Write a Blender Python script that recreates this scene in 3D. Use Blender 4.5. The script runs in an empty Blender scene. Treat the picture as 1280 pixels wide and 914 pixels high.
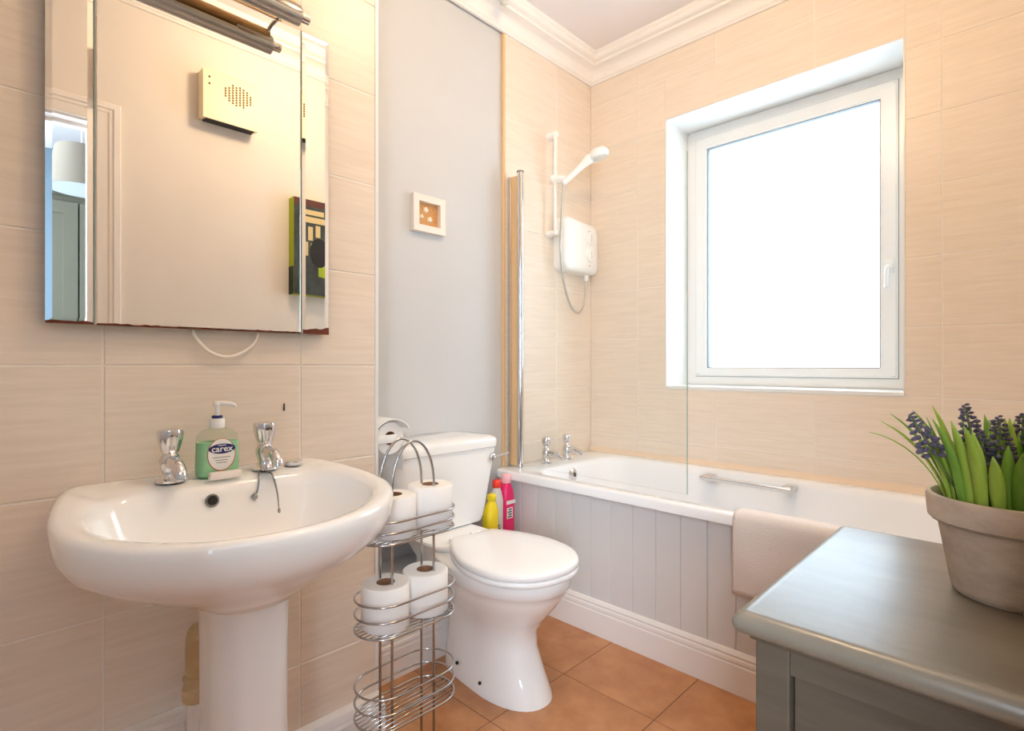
import bpy, bmesh, math, random
from mathutils import Vector, Matrix, noise

random.seed(11)
sc = bpy.context.scene
col = sc.collection
PI = math.pi

# ------------------------------------------------------------------ camera
CAM = Vector((0.0, 0.0, 1.02))
cd = bpy.data.cameras.new('camera')
cd.sensor_width = 36.0
cd.lens = 36.0 * 673.3 / 1280.0
cd.clip_start = 0.01
cam = bpy.data.objects.new('camera', cd)
col.objects.link(cam)
cam.location = CAM
cam.rotation_euler = (math.radians(90), 0, math.radians(44.30))
sc.camera = cam

# ------------------------------------------------------------------ world, lights, exposure
world = bpy.data.worlds.new('overcast_sky')
sc.world = world
world.use_nodes = True
bg = world.node_tree.nodes['Background']
bg.inputs[0].default_value = (0.70, 0.86, 1.0, 1)
bg.inputs[1].default_value = 5.2

def area(name, loc, rot, sx, sy, power, color, portal=False):
    l = bpy.data.lights.new(name, 'AREA')
    l.shape = 'RECTANGLE'
    l.size, l.size_y = sx, sy
    l.energy = power
    l.color = color
    if portal:
        l.cycles.is_portal = True
    o = bpy.data.objects.new(name, l)
    o.location = loc
    o.rotation_euler = rot
    col.objects.link(o)
    return o

# daylight portal of the window opening (guides the sky sampling only)
area('window_daylight', (-0.80, 2.70, 1.55), (math.radians(-90), 0, 0), 0.80, 1.15, 1, (1, 1, 1), portal=True)

# added fill light behind the camera, shining in through the doorway
area('hall_fill_light', (1.05, -1.36, 1.5), (math.radians(90), 0, 0), 1.45, 1.5, 130, (0.74, 0.87, 1.0))

sc.view_settings.view_transform = 'Standard'
sc.view_settings.look = 'None'
sc.view_settings.exposure = 0.37
sc.view_settings.gamma = 1.0
sc.view_settings.use_curve_mapping = False
sc.cycles.max_bounces = 12
sc.cycles.diffuse_bounces = 8
sc.cycles.glossy_bounces = 6
sc.cycles.transmission_bounces = 8
sc.cycles.transparent_max_bounces = 12
sc.cycles.caustics_reflective = False
sc.cycles.caustics_refractive = False
sc.cycles.sample_clamp_indirect = 6.0

# ------------------------------------------------------------------ helpers
W = {}          # world origin of every object (no object is rotated unless stated)

def lin(c):
    return tuple(((x / 255) / 12.92 if x / 255 <= 0.04045 else (((x / 255) + 0.055) / 1.055) ** 2.4) for x in c)

MATS = {}
def mat(name, rgb, rough=0.5, metal=0.0, spec=0.5, coat=0.0, trans=0.0, ior=1.45, emit=None, estr=0.0,
        var=None, vscale=(8, 8, 8), vdetail=4, bump=0.0, bscale=(60, 60, 60), coords='Object', alpha=1.0, perobj=False):
    """Principled material; var = second sRGB colour mixed in by noise."""
    m = bpy.data.materials.new(name)
    m.use_nodes = True
    nt = m.node_tree
    b = nt.nodes['Principled BSDF']
    b.inputs['Base Color'].default_value = (*lin(rgb), 1)
    b.inputs['Roughness'].default_value = rough
    b.inputs['Metallic'].default_value = metal
    b.inputs['Specular IOR Level'].default_value = spec
    b.inputs['Coat Weight'].default_value = coat
    b.inputs['Coat Roughness'].default_value = 0.05
    b.inputs['Transmission Weight'].default_value = trans
    b.inputs['IOR'].default_value = ior
    b.inputs['Alpha'].default_value = alpha
    if emit:
        b.inputs['Emission Color'].default_value = (*lin(emit), 1)
        b.inputs['Emission Strength'].default_value = estr
    if var or bump:
        tc = nt.nodes.new('ShaderNodeTexCoord')
        vec = tc.outputs[coords]
        if perobj:
            oi = nt.nodes.new('ShaderNodeObjectInfo')
            mul = nt.nodes.new('ShaderNodeMath'); mul.operation = 'MULTIPLY'; mul.inputs[1].default_value = 37.0
            nt.links.new(oi.outputs['Random'], mul.inputs[0])
            add = nt.nodes.new('ShaderNodeVectorMath'); add.operation = 'ADD'
            cx = nt.nodes.new('ShaderNodeCombineXYZ')
            for k in range(3):
                nt.links.new(mul.outputs[0], cx.inputs[k])
            nt.links.new(vec, add.inputs[0]); nt.links.new(cx.outputs[0], add.inputs[1])
            vec = add.outputs[0]
        if var:
            mp = nt.nodes.new('ShaderNodeMapping'); mp.inputs['Scale'].default_value = vscale
            nz = nt.nodes.new('ShaderNodeTexNoise'); nz.inputs['Scale'].default_value = 1.0
            nz.inputs['Detail'].default_value = vdetail; nz.inputs['Roughness'].default_value = 0.62
            rp = nt.nodes.new('ShaderNodeValToRGB')
            rp.color_ramp.elements[0].position = 0.32; rp.color_ramp.elements[1].position = 0.70
            rp.color_ramp.elements[0].color = (*lin(rgb), 1); rp.color_ramp.elements[1].color = (*lin(var), 1)
            nt.links.new(vec, mp.inputs[0]); nt.links.new(mp.outputs[0], nz.inputs[0])
            nt.links.new(nz.outputs[0], rp.inputs[0]); nt.links.new(rp.outputs[0], b.inputs['Base Color'])
        if bump:
            mp2 = nt.nodes.new('ShaderNodeMapping'); mp2.inputs['Scale'].default_value = bscale
            nz2 = nt.nodes.new('ShaderNodeTexNoise'); nz2.inputs['Scale'].default_value = 1.0; nz2.inputs['Detail'].default_value = 5
            bp = nt.nodes.new('ShaderNodeBump'); bp.inputs['Strength'].default_value = bump; bp.inputs['Distance'].default_value = 0.004
            nt.links.new(vec, mp2.inputs[0]); nt.links.new(mp2.outputs[0], nz2.inputs[0])
            nt.links.new(nz2.outputs[0], bp.inputs['Height']); nt.links.new(bp.outputs[0], b.inputs['Normal'])
    MATS[name] = m
    return m

def finish(name, bm, m, parent=None, smooth=False, loc=None):
    """Link a bmesh given in world coordinates as one object."""
    o0 = W[parent.name] if parent else (Vector(loc) if loc is not None else Vector((0, 0, 0)))
    bmesh.ops.recalc_face_normals(bm, faces=bm.faces)
    if o0.length:
        bmesh.ops.translate(bm, verts=bm.verts, vec=-o0)
    me = bpy.data.meshes.new(name)
    bm.to_mesh(me); bm.free()
    if m:
        me.materials.append(m)
    if smooth:
        for p in me.polygons:
            p.use_smooth = True
        if smooth != 'all':
            me.set_sharp_from_angle(angle=math.radians(smooth if smooth is not True else 40))
    o = bpy.data.objects.new(name, me)
    col.objects.link(o)
    if parent:
        o.parent = parent
    else:
        o.location = o0
    W[o.name] = o0.copy()
    return o

def tag(o, label=None, cat=None, group=None, kind=None):
    if label: o['label'] = label
    if cat: o['category'] = cat
    if group: o['group'] = group
    if kind: o['kind'] = kind
    return o

def thing(name, loc, label=None, cat=None, group=None, kind=None):
    o = bpy.data.objects.new(name, None)
    o.empty_display_size = 0.05
    col.objects.link(o)
    o.location = loc
    W[o.name] = Vector(loc)
    return tag(o, label, cat, group, kind)

def struct(name, bm, m, label=None, smooth=False, cat=None):
    o = finish(name, bm, m, None, smooth)
    return tag(o, label, cat, kind='structure')

def B(): return bmesh.new()

def box(bm, x0, x1, y0, y1, z0, z1, bev=0.0, seg=2):
    r = bmesh.ops.create_cube(bm, size=1.0)
    vs = r['verts']
    for v in vs:
        v.co = Vector(((x0 + x1) / 2 + v.co.x * (x1 - x0), (y0 + y1) / 2 + v.co.y * (y1 - y0), (z0 + z1) / 2 + v.co.z * (z1 - z0)))
    if bev:
        es = {e for v in vs for e in v.link_edges}
        bmesh.ops.bevel(bm, geom=list(es), offset=bev, segments=seg, profile=0.5, affect='EDGES')
    return bm

def bx(*a, **k): return box(B(), *a, **k)

def ringfaces(bm, rings, closed=True, cap0=True, cap1=True):
    R = [[bm.verts.new(p) for p in r] for r in rings]
    n = len(R[0])
    for i in range(len(R) - 1):
        for j in range(n if closed else n - 1):
            k = (j + 1) % n
            try: bm.faces.new((R[i][j], R[i][k], R[i + 1][k], R[i + 1][j]))
            except ValueError: pass
    if closed and cap0: bm.faces.new(R[0])
    if closed and cap1: bm.faces.new(R[-1])
    return bm

def lathe(bm, prof, c, axis='Z', n=24, cap0=True, cap1=True):
    """prof: list of (radius, height) along axis from point c."""
    rings = []
    c = Vector(c)
    for r, h in prof:
        ring = []
        for k in range(n):
            a = 2 * PI * k / n
            p, q = math.cos(a) * max(r, 1e-5), math.sin(a) * max(r, 1e-5)
            if axis == 'Z': v = Vector((p, q, h))
            elif axis == 'Y': v = Vector((p, h, q))
            elif axis == 'X': v = Vector((h, p, q))
            else:
                ax = Vector(axis).normalized()
                u = ax.orthogonal().normalized(); w = ax.cross(u)
                v = u * p + w * q + ax * h
            ring.append(c + v)
        rings.append(ring)
    return ringfaces(bm, rings, True, cap0, cap1)

def smoothpath(pts, sub=6, closed=False):
    pts = [Vector(p) for p in pts]
    n = len(pts); out = []
    for i in range(n if closed else n - 1):
        g = (lambda k: pts[k % n]) if closed else (lambda k: pts[min(max(k, 0), n - 1)])
        p0, p1, p2, p3 = g(i - 1), g(i), g(i + 1), g(i + 2)
        for s in range(sub):
            t = s / sub
            out.append(0.5 * ((2 * p1) + (-p0 + p2) * t + (2 * p0 - 5 * p1 + 4 * p2 - p3) * t * t + (-p0 + 3 * p1 - 3 * p2 + p3) * t ** 3))
    if not closed: out.append(pts[-1])
    return out

def tube(bm, pts, r, n=8, closed=False):
    pts = [Vector(p) for p in pts]
    m = len(pts)
    rings = []
    prev = None
    for i, p in enumerate(pts):
        if closed: d = pts[(i + 1) % m] - pts[(i - 1) % m]
        else: d = pts[min(i + 1, m - 1)] - pts[max(i - 1, 0)]
        d.normalize()
        if prev is None: u = d.orthogonal().normalized()
        else:
            u = prev - d * prev.dot(d)
            u = u.normalized() if u.length > 1e-6 else d.orthogonal().normalized()
        prev = u
        w = d.cross(u)
        rr = r[i] if isinstance(r, (list, tuple)) else r
        rings.append([p + (u * math.cos(2 * PI * k / n) + w * math.sin(2 * PI * k / n)) * rr for k in range(n)])
    if closed: rings.append(rings[0]); 
    if closed:
        R = [[bm.verts.new(p) for p in q] for q in rings[:-1]]
        for i in range(len(R)):
            for j in range(n):
                bm.faces.new((R[i][j], R[i][(j + 1) % n], R[(i + 1) % len(R)][(j + 1) % n], R[(i + 1) % len(R)][j]))
        return bm
    return ringfaces(bm, rings)

def rrect(cx, cy, hx, hy, r, z, n=6):
    """rounded rectangle ring in XY"""
    out = []
    r = min(r, hx * 0.999, hy * 0.999)
    for q, (sx, sy) in enumerate(((1, 1), (-1, 1), (-1, -1), (1, -1))):
        for k in range(n + 1):
            a = PI / 2 * q + PI / 2 * k / n
            out.append(Vector((cx + sx * (hx - r) + r * math.cos(a), cy + sy * (hy - r) + r * math.sin(a), z)))
    return out

def prism(bm, poly, ax, d0, d1):
    """extrude a 2D polygon; ax 'X': poly=(y,z), 'Y': poly=(x,z), 'Z': poly=(x,y)"""
    def P(p, d):
        return Vector((d, p[0], p[1])) if ax == 'X' else Vector((p[0], d, p[1])) if ax == 'Y' else Vector((p[0], p[1], d))
    return ringfaces(bm, [[P(p, d0) for p in poly], [P(p, d1) for p in poly]])

def text_mesh(name, body, size, m, parent, origin, xdir, ydir, extrude=0.0003, shear=0.0):
    cu = bpy.data.curves.new(name, 'FONT')
    cu.body = body; cu.size = size; cu.align_x = 'CENTER'; cu.align_y = 'CENTER'
    cu.extrude = extrude; cu.resolution_u = 3; cu.shear = shear; cu.offset = size * 0.012
    to = bpy.data.objects.new('text_source', cu)
    me = bpy.data.meshes.new_from_object(to)
    bpy.data.objects.remove(to); bpy.data.curves.remove(cu)
    xd, yd = Vector(xdir).normalized(), Vector(ydir).normalized(); zd = xd.cross(yd)
    o0 = W[parent.name]
    for v in me.vertices:
        v.co = Vector(origin) + xd * v.co.x + yd * v.co.y + zd * v.co.z - o0
    me.name = name
    me.materials.clear(); me.materials.append(m)
    o = bpy.data.objects.new(name, me); col.objects.link(o); o.parent = parent
    W[o.name] = o0.copy()
    return o

# ------------------------------------------------------------------ materials
M_tile = mat('beige_tile', (236, 222, 206), 0.36, spec=0.4, var=(226, 211, 194), vscale=(6, 6, 90), vdetail=6, bump=0.05, bscale=(12, 12, 200), perobj=True)
M_grout = mat('pale_grout', (238, 230, 220), 0.8)
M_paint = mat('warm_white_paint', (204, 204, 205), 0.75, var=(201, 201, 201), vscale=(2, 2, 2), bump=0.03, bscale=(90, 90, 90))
M_paint2 = mat('warm_white_paint_lightened', (226, 220, 214), 0.75, var=(222, 215, 208), vscale=(2, 2, 2))  # same room paint, lightened so the mirrored door wall comes out brighter
M_ceil = mat('ceiling_paint', (232, 226, 226), 0.8, bump=0.02)
M_cove = mat('cornice_paint', (240, 235, 230), 0.6)
M_gloss = mat('white_gloss_woodwork', (236, 231, 227), 0.35)
M_panel = mat('bath_panel_paint', (216, 213, 211), 0.4)
M_upvc = mat('white_upvc', (230, 230, 228), 0.25)
M_floor = mat('terracotta_vinyl_tile', (198, 144, 100), 0.30, spec=0.45, var=(170, 114, 74), vscale=(9, 9, 9), vdetail=7, bump=0.05, bscale=(30, 30, 30), perobj=True)
M_fgrout = mat('floor_joint', (128, 94, 70), 0.7)
M_ceramic = mat('white_ceramic', (244, 243, 241), 0.08, spec=0.55, coat=0.3)
M_acrylic = mat('white_acrylic', (243, 244, 246), 0.12, spec=0.5, coat=0.3)
M_plastic = mat('white_plastic', (242, 241, 239), 0.3)
M_seat = mat('white_seat_plastic', (248, 248, 248), 0.2)
M_chrome = mat('chrome', (225, 225, 228), 0.07, metal=1.0)
M_wire = mat('chrome_wire', (190, 190, 192), 0.18, metal=1.0)
M_steel = mat('brushed_metal', (150, 148, 145), 0.3, metal=1.0)
M_mirror = mat('mirror_silver', (242, 241, 238), 0.0, metal=1.0)
M_mirroredge = mat('mirror_edge_glass', (122, 150, 138), 0.15)
M_rust = mat('rust', (112, 56, 38), 0.85, var=(86, 40, 28), vscale=(60, 60, 60))
M_black = mat('black_hole', (30, 28, 27), 0.6)
M_dark = mat('dark_metal', (70, 62, 54), 0.4, metal=0.6)
M_paper = mat('toilet_paper', (245, 242, 238), 0.9, bump=0.15, bscale=(400, 400, 400))
M_core = mat('cardboard', (158, 118, 88), 0.9)
M_cream = mat('cream_pipe', (214, 192, 150), 0.45, var=(196, 170, 128), vscale=(30, 30, 30))
M_fan = mat('aged_cream_plastic', (236, 222, 190), 0.4)
M_towel = mat('white_towel', (232, 224, 220), 0.95, bump=0.6, bscale=(300, 300, 300))
M_cabinet = mat('grey_painted_wood_shaded', (84, 73, 61), 0.5, var=(72, 62, 51), vscale=(4, 4, 40), bump=0.08, bscale=(10, 10, 120))  # grey paint darkened, the shade of the unlit side put into the colour
M_cabtop = mat('grey_worn_top', (118, 110, 98), 0.29, spec=0.8, var=(102, 94, 82), vscale=(6, 22, 6), vdetail=6, bump=0.04, bscale=(60, 10, 10))
M_pot = mat('grey_brown_clay', (196, 180, 164), 0.85, var=(174, 157, 141), vscale=(26, 26, 40), vdetail=6, bump=0.25, bscale=(90, 90, 120))
M_soil = mat('dark_soil', (58, 50, 34), 0.95, bump=0.6)
M_leaf = mat('green_leaf', (176, 204, 88), 0.45, var=(138, 180, 60), vscale=(14, 14, 5))
M_leaf2 = mat('deep_green_leaf', (140, 182, 72), 0.45, var=(104, 152, 52), vscale=(14, 14, 5))
M_stem = mat('flower_stem', (108, 134, 66), 0.6)
M_purple = mat('muted_purple', (110, 104, 128), 0.75, var=(80, 75, 96), vscale=(200, 200, 200))
M_tan = mat('warm_tan_lamp_tube', (226, 190, 138), 0.35)
M_goldtrim = mat('tan_edge_trim', (222, 186, 138), 0.35)
M_cork = mat('cork', (206, 158, 104), 0.85, var=(190, 140, 88), vscale=(120, 120, 120))
M_frame = mat('painted_frame', (236, 224, 214), 0.5)
M_shell = mat('shell_white', (240, 228, 206), 0.6)
M_lime = mat('lime_canvas_edge', (168, 186, 40), 0.7)
M_hallwall = mat('pale_blue_hall_paint', (104, 122, 136), 0.8)
M_wardrobe = mat('grey_green_cupboard', (104, 103, 90), 0.55)
M_shade = mat('grey_beige_lampshade', (128, 120, 108), 0.85)
M_lampwhite = mat('lampshade_lining', (206, 216, 224), 0.8)
M_hallfloor = mat('hall_carpet', (150, 138, 124), 0.95, bump=0.4, bscale=(200, 200, 200))
M_yellow = mat('yellow_plastic', (240, 214, 40), 0.35)
M_pink = mat('pink_plastic', (232, 46, 112), 0.32)
M_palepink = mat('pale_pink_plastic', (244, 184, 190), 0.35)
M_red = mat('red_plastic', (238, 62, 44), 0.35)
M_greyplastic = mat('pale_grey_plastic', (214, 212, 206), 0.35)
M_label = mat('white_label', (238, 236, 232), 0.5)
M_navy = mat('navy_print', (40, 46, 104), 0.4)
M_soapbar = mat('soap_bar', (242, 234, 228), 0.45)
M_glassedge = mat('glass_edge_green', (150, 178, 168), 0.1)
M_blackprint = mat('black_print', (48, 46, 48), 0.5)
M_redprint = mat('red_print', (196, 74, 66), 0.5)
M_greyprint = mat('grey_print', (150, 148, 150), 0.5)
M_cable = mat('white_cable', (244, 234, 220), 0.4)
M_seal = mat('cream_sealant', (232, 212, 190), 0.5)

def glass_mat(name, tint, refl, rough=0.0):
    m = bpy.data.materials.new(name); m.use_nodes = True
    nt = m.node_tree; nt.nodes.clear()
    out = nt.nodes.new('ShaderNodeOutputMaterial')
    tr = nt.nodes.new('ShaderNodeBsdfTransparent'); tr.inputs[0].default_value = (*tint, 1)
    gl = nt.nodes.new('ShaderNodeBsdfGlossy'); gl.inputs['Roughness'].default_value = rough
    fr = nt.nodes.new('ShaderNodeFresnel'); fr.inputs[0].default_value = refl
    mx = nt.nodes.new('ShaderNodeMixShader')
    ge = nt.nodes.new('ShaderNodeNewGeometry')
    inv = nt.nodes.new('ShaderNodeMath'); inv.operation = 'SUBTRACT'; inv.inputs[0].default_value = 1.0
    mu = nt.nodes.new('ShaderNodeMath'); mu.operation = 'MULTIPLY'
    nt.links.new(ge.outputs['Backfacing'], inv.inputs[1]); nt.links.new(inv.outputs[0], mu.inputs[0]); nt.links.new(fr.outputs[0], mu.inputs[1])
    nt.links.new(mu.outputs[0], mx.inputs[0]); nt.links.new(tr.outputs[0], mx.inputs[1]); nt.links.new(gl.outputs[0], mx.inputs[2])
    nt.links.new(mx.outputs[0], out.inputs[0])
    return m
M_screen = glass_mat('clear_screen_glass', (0.99, 0.997, 0.993), 1.5)

def frosted():
    m = bpy.data.materials.new('frosted_pane'); m.use_nodes = True
    nt = m.node_tree; nt.nodes.clear()
    out = nt.nodes.new('ShaderNodeOutputMaterial')
    tr = nt.nodes.new('ShaderNodeBsdfTransparent'); tr.inputs[0].default_value = (0.97, 0.98, 0.98, 1)
    tl = nt.nodes.new('ShaderNodeBsdfTranslucent'); tl.inputs[0].default_value = (0.95, 0.96, 0.97, 1)
    mx = nt.nodes.new('ShaderNodeMixShader'); mx.inputs[0].default_value = 0.25
    nt.links.new(tr.outputs[0], mx.inputs[1]); nt.links.new(tl.outputs[0], mx.inputs[2]); nt.links.new(mx.outputs[0], out.inputs[0])
    return m
M_frost = frosted()

def soap_liquid():
    m = mat('green_soap', (176, 240, 190), 0.10, trans=0.35, ior=1.2)
    return m
M_soap = soap_liquid()
M_clear = glass_mat('clear_bottle_plastic', (0.93, 0.97, 0.94), 1.3, 0.05)

# ------------------------------------------------------------------ room dimensions
XL = -1.735      # tiled end wall of the bath
XP = -1.747      # painted wall beside it
XS = -1.34       # tiled basin wall
YS = 0.827       # where the basin wall stops
YW = 2.39        # tiled window wall
XR = 0.09        # wall with the door
YN = -0.75
ZC = 2.64        # ceiling
YT = 1.722       # start of the bath tiles on the end wall
WX0, WX1, WZ0, WZ1 = -1.289, -0.347, 0.913, 2.209   # window opening

# ------------------------------------------------------------------ structure
fl = struct('floor', bx(-1.9, XR + 0.12, YN - 0.1, 2.8, -0.12, -0.0015), M_fgrout, 'orange-brown tiled bathroom floor')
struct('ceiling', bx(-1.95, XR + 0.12, YN - 0.1, 2.8, ZC, ZC + 0.1), M_ceil, 'plain white painted bathroom ceiling')
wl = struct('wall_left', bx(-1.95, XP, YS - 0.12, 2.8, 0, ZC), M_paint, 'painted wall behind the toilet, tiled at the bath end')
wb = B(); box(wb, -1.95, XS - 0.009, YN - 0.1, YS - 0.002, 0, ZC)
ws = struct('wall_left_basin', wb, M_paint, 'beige tiled wall behind the basin and mirror')
bm = B()
for a in ((-1.95, WX0, 2.4, 2.8, 0, ZC), (WX1, XR + 0.12, 2.4, 2.8, 0, ZC), (WX0, WX1, 2.4, 2.8, 0, WZ0), (WX0, WX1, 2.4, 2.8, WZ1, ZC)):
    box(bm, *a)
ww = struct('wall_back', bm, M_grout, 'beige tiled wall with the window')
DY0, DY1, DZ = -0.42, 0.385, 2.01
bm = B()
for a in ((XR, XR + 0.11, DY1, 2.4, 0, ZC), (XR, XR + 0.11, YN - 0.1, DY0, 0, ZC), (XR, XR + 0.11, DY0, DY1, DZ, ZC)):
    box(bm, *a)
wr = struct('wall_right', bm, M_paint2, 'painted wall with the doorway, seen in the mirror')
struct('wall_front', bx(XS - 0.1, XR + 0.12, YN - 0.1, YN, 0, ZC), M_paint, 'painted wall behind the viewer')
# grout beds
finish('grout_bed', bx(XP - 0.001, XL - 0.0014, YT, 2.4, 0.4, ZC), M_grout, wl)
gbm = B()
for a in ((XL, WX0 - 0.003, YW + 0.0014, 2.401, 0.4, ZC), (WX1 + 0.003, XR, YW + 0.0014, 2.401, 0.4, ZC), (WX0 - 0.003, WX1 + 0.003, YW + 0.0014, 2.401, 0.4, WZ0 - 0.003), (WX0 - 0.003, WX1 + 0.003, YW + 0.0014, 2.401, WZ1 + 0.003, ZC)):
    box(gbm, *a)
finish('grout_bed', gbm, M_grout, ww)
finish('grout_bed', bx(XS - 0.0095, XS - 0.0015, YN, YS - 0.002, 0, ZC), M_grout, ws)

# tiles -------------------------------------------------------------
TW, TH, G = 0.400, 0.250, 0.003
tilemesh = {}
def tile_mesh(plane, w, h, m, t=0.009, c=0.0015):
    key = (plane, round(w, 4), round(h, 4), m.name)
    if key in tilemesh: return tilemesh[key]
    bm = B(); rings = []
    for d, i in ((-t, 0), (-c, 0), (0, c)):
        a, b = w / 2 - i, h / 2 - i
        r = [(-a, -b), (a, -b), (a, b), (-a, b)]
        if plane == 'X': rings.append([(d, p, q) for p, q in r])            # faces +X
        elif plane == 'Y': rings.append([(p, -d, q) for p, q in r])         # faces -Y
        else: rings.append([(p, q, d) for p, q in r])                       # faces +Z
    ringfaces(bm, rings)
    bmesh.ops.recalc_face_normals(bm, faces=bm.faces)
    me = bpy.data.meshes.new('tile'); bm.to_mesh(me); bm.free(); me.materials.append(m)
    tilemesh[key] = me
    return me

def cuts(lo, hi, org, pitch):
    k = math.floor((lo - org) / pitch)
    out = []
    while org + k * pitch < hi - 1e-6:
        a, b = org + k * pitch + G / 2, org + (k + 1) * pitch - G / 2
        a, b = max(a, lo), min(b, hi)
        if b - a > 0.012: out.append((a, b))
        k += 1
    return out

def tiles(parent, plane, d, us, vs, m, hole=None, jit=0.0005):
    for (u0, u1) in us:
        for (v0, v1) in vs:
            rects = [(u0, u1, v0, v1)]
            if hole:
                a, b, c, e = hole
                if u1 > a and u0 < b and v1 > c and v0 < e:
                    rects = []
                    if u0 < a: rects.append((u0, a, v0, v1))
                    if u1 > b: rects.append((b, u1, v0, v1))
                    m0, m1 = max(u0, a), min(u1, b)
                    if v0 < c: rects.append((m0, m1, v0, c))
                    if v1 > e: rects.append((m0, m1, e, v1))
            for (p0, p1, q0, q1) in rects:
                if p1 - p0 < 0.008 or q1 - q0 < 0.008: continue
                o = bpy.data.objects.new('tile', tile_mesh(plane, p1 - p0, q1 - q0, m))
                col.objects.link(o); o.parent = parent
                pu, pv, dd = (p0 + p1) / 2, (q0 + q1) / 2, d + random.uniform(-jit, jit)
                o.location = (dd, pu, pv) if plane == 'X' else (pu, dd, pv) if plane == 'Y' else (pu, pv, dd)

P_, Q_ = TW + G, TH + G
tiles(ws, 'X', XS, cuts(YN, YS - 0.008, 0.2005, P_), cuts(0.0, ZC - 0.02, 1.02, Q_), M_tile)
tiles(ww, 'Y', YW, cuts(XL, XR, -1.0435, P_), cuts(0.4, ZC - 0.02, 0.655, 0.25 + 0.0005), M_tile, hole=(WX0 - 0.004, WX1 + 0.004, WZ0 - 0.004, WZ1 + 0.004))
tiles(wl, 'X', XL, cuts(YT + 0.011, YW, YW - 0.29 - P_ * 2, P_), cuts(0.4, ZC - 0.02, 0.655, 0.25 + 0.0005), M_tile)
tiles(fl, 'Z', 0.0, cuts(-1.745, XR + 0.1, -0.79, 0.333), cuts(YN, 1.72, 1.395, 0.333), M_floor, jit=0.0002)

# tile edge trims
tag(finish('trim_1', bx(XP, XL + 0.004, YT - 0.004, YT + 0.010, 0.56, 2.53, bev=0.003), M_goldtrim), 'slim tan vertical trim where the bath tiling starts', kind='structure')
tag(finish('trim_2', bx(XS - 0.012, XS + 0.002, YS - 0.009, YS + 0.002, 0.1, ZC - 0.1, bev=0.002), M_upvc), 'white vertical edge trim at the end of the basin tiling', kind='structure')

# cornice, one mitred run round the room
def sweep(path, prof, closed):
    """path: XY corners with the room on the left; prof: (inward, z)"""
    n = len(path); rings = []
    for i in range(n):
        p = Vector((*path[i], 0))
        d1 = (Vector((*path[(i + 1) % n], 0)) - p).normalized() if (closed or i < n - 1) else None
        d0 = (p - Vector((*path[(i - 1) % n], 0))).normalized() if (closed or i > 0) else None
        if d0 is None: d0 = d1
        if d1 is None: d1 = d0
        n0, n1 = Vector((-d0.y, d0.x, 0)), Vector((-d1.y, d1.x, 0))
        mv = (n0 + n1) / max(1e-6, 1 + n0.dot(n1))
        rings.append([p + mv * a + Vector((0, 0, z)) for a, z in prof])
    bm = B()
    if closed: 
        R = [[bm.verts.new(q) for q in r] for r in rings]
        m = len(prof)
        for i in range(n):
            for j in range(m):
                bm.faces.new((R[i][j], R[i][(j + 1) % m], R[(i + 1) % n][(j + 1) % m], R[(i + 1) % n][j]))
        return bm
    return ringfaces(bm, rings)
zc = 2.528
prof = [(-0.002, zc), (0.010, zc), (0.013, zc + 0.006), (0.020, zc + 0.010)]
for k in range(7):
    a = k / 6 * PI / 2
    prof.append((0.022 + 0.05 * (1 - math.cos(a)), zc + 0.012 + 0.045 * math.sin(a)))
prof += [(0.078, zc + 0.057), (0.078, zc + 0.068)]
for k in range(5):
    a = k / 4 * PI / 2
    prof.append((0.080 + 0.026 * math.sin(a), zc + 0.070 + 0.020 * (1 - math.cos(a))))
prof += [(0.110, zc + 0.092), (0.110, ZC + 0.01), (-0.002, ZC + 0.01)]
path = [(XL, YS), (XS, YS), (XS, YN), (XR, YN), (XR, YW), (XL, YW)]
struct('trim_3', sweep(path, prof, True), M_cove, 'white moulded ceiling cornice round the room', smooth=35)

# low pipe boxing behind the toilet, with its skirting
XB = -1.512
tag(finish('pipe_boxing', bx(XP, XB, YS, 1.69, 0, 0.29, bev=0.003), M_paint), 'low painted boxing behind the toilet, carrying bottles', kind='structure')
sk = [(0, 0), (0.018, 0), (0.018, 0.092), (0.0155, 0.096), (0.0155, 0.102), (0.018, 0.105), (0.0165, 0.113), (0.0115, 0.117), (0.0115, 0.122), (0.012, 0.128), (0.006, 0.136), (0, 0.138)]
struct('baseboard_left', sweep([(XB, 1.70), (XB, YS + 0.002)], sk, False), M_gloss, 'moulded white skirting behind the toilet', smooth=30)
sk2 = [(0.001, 0), (0.036, 0), (0.036, 0.068), (0.030, 0.074), (0.030, 0.080), (0.022, 0.094), (0.014, 0.098), (0.001, 0.1)]
struct('baseboard_basin', sweep([(XS, YS + 0.004), (XS, 0.39)], sk2, False), M_gloss, 'white skirting below the basin wall tiles', smooth=30)
bm = B(); box(bm, XS + 0.001, -1.305, -0.4, 0.335, 0.0, 0.262, bev=0.002); box(bm, XS + 0.001, -1.298, -0.4, 0.340, 0.262, 0.278, bev=0.003)
struct('trim_4', bm, M_gloss, 'low white pipe casing beside the pedestal')
struct('baseboard_right', sweep([(XR, DY1 + 0.1), (XR, 1.66)], sk, False), M_gloss, 'white skirting under the door wall')

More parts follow.
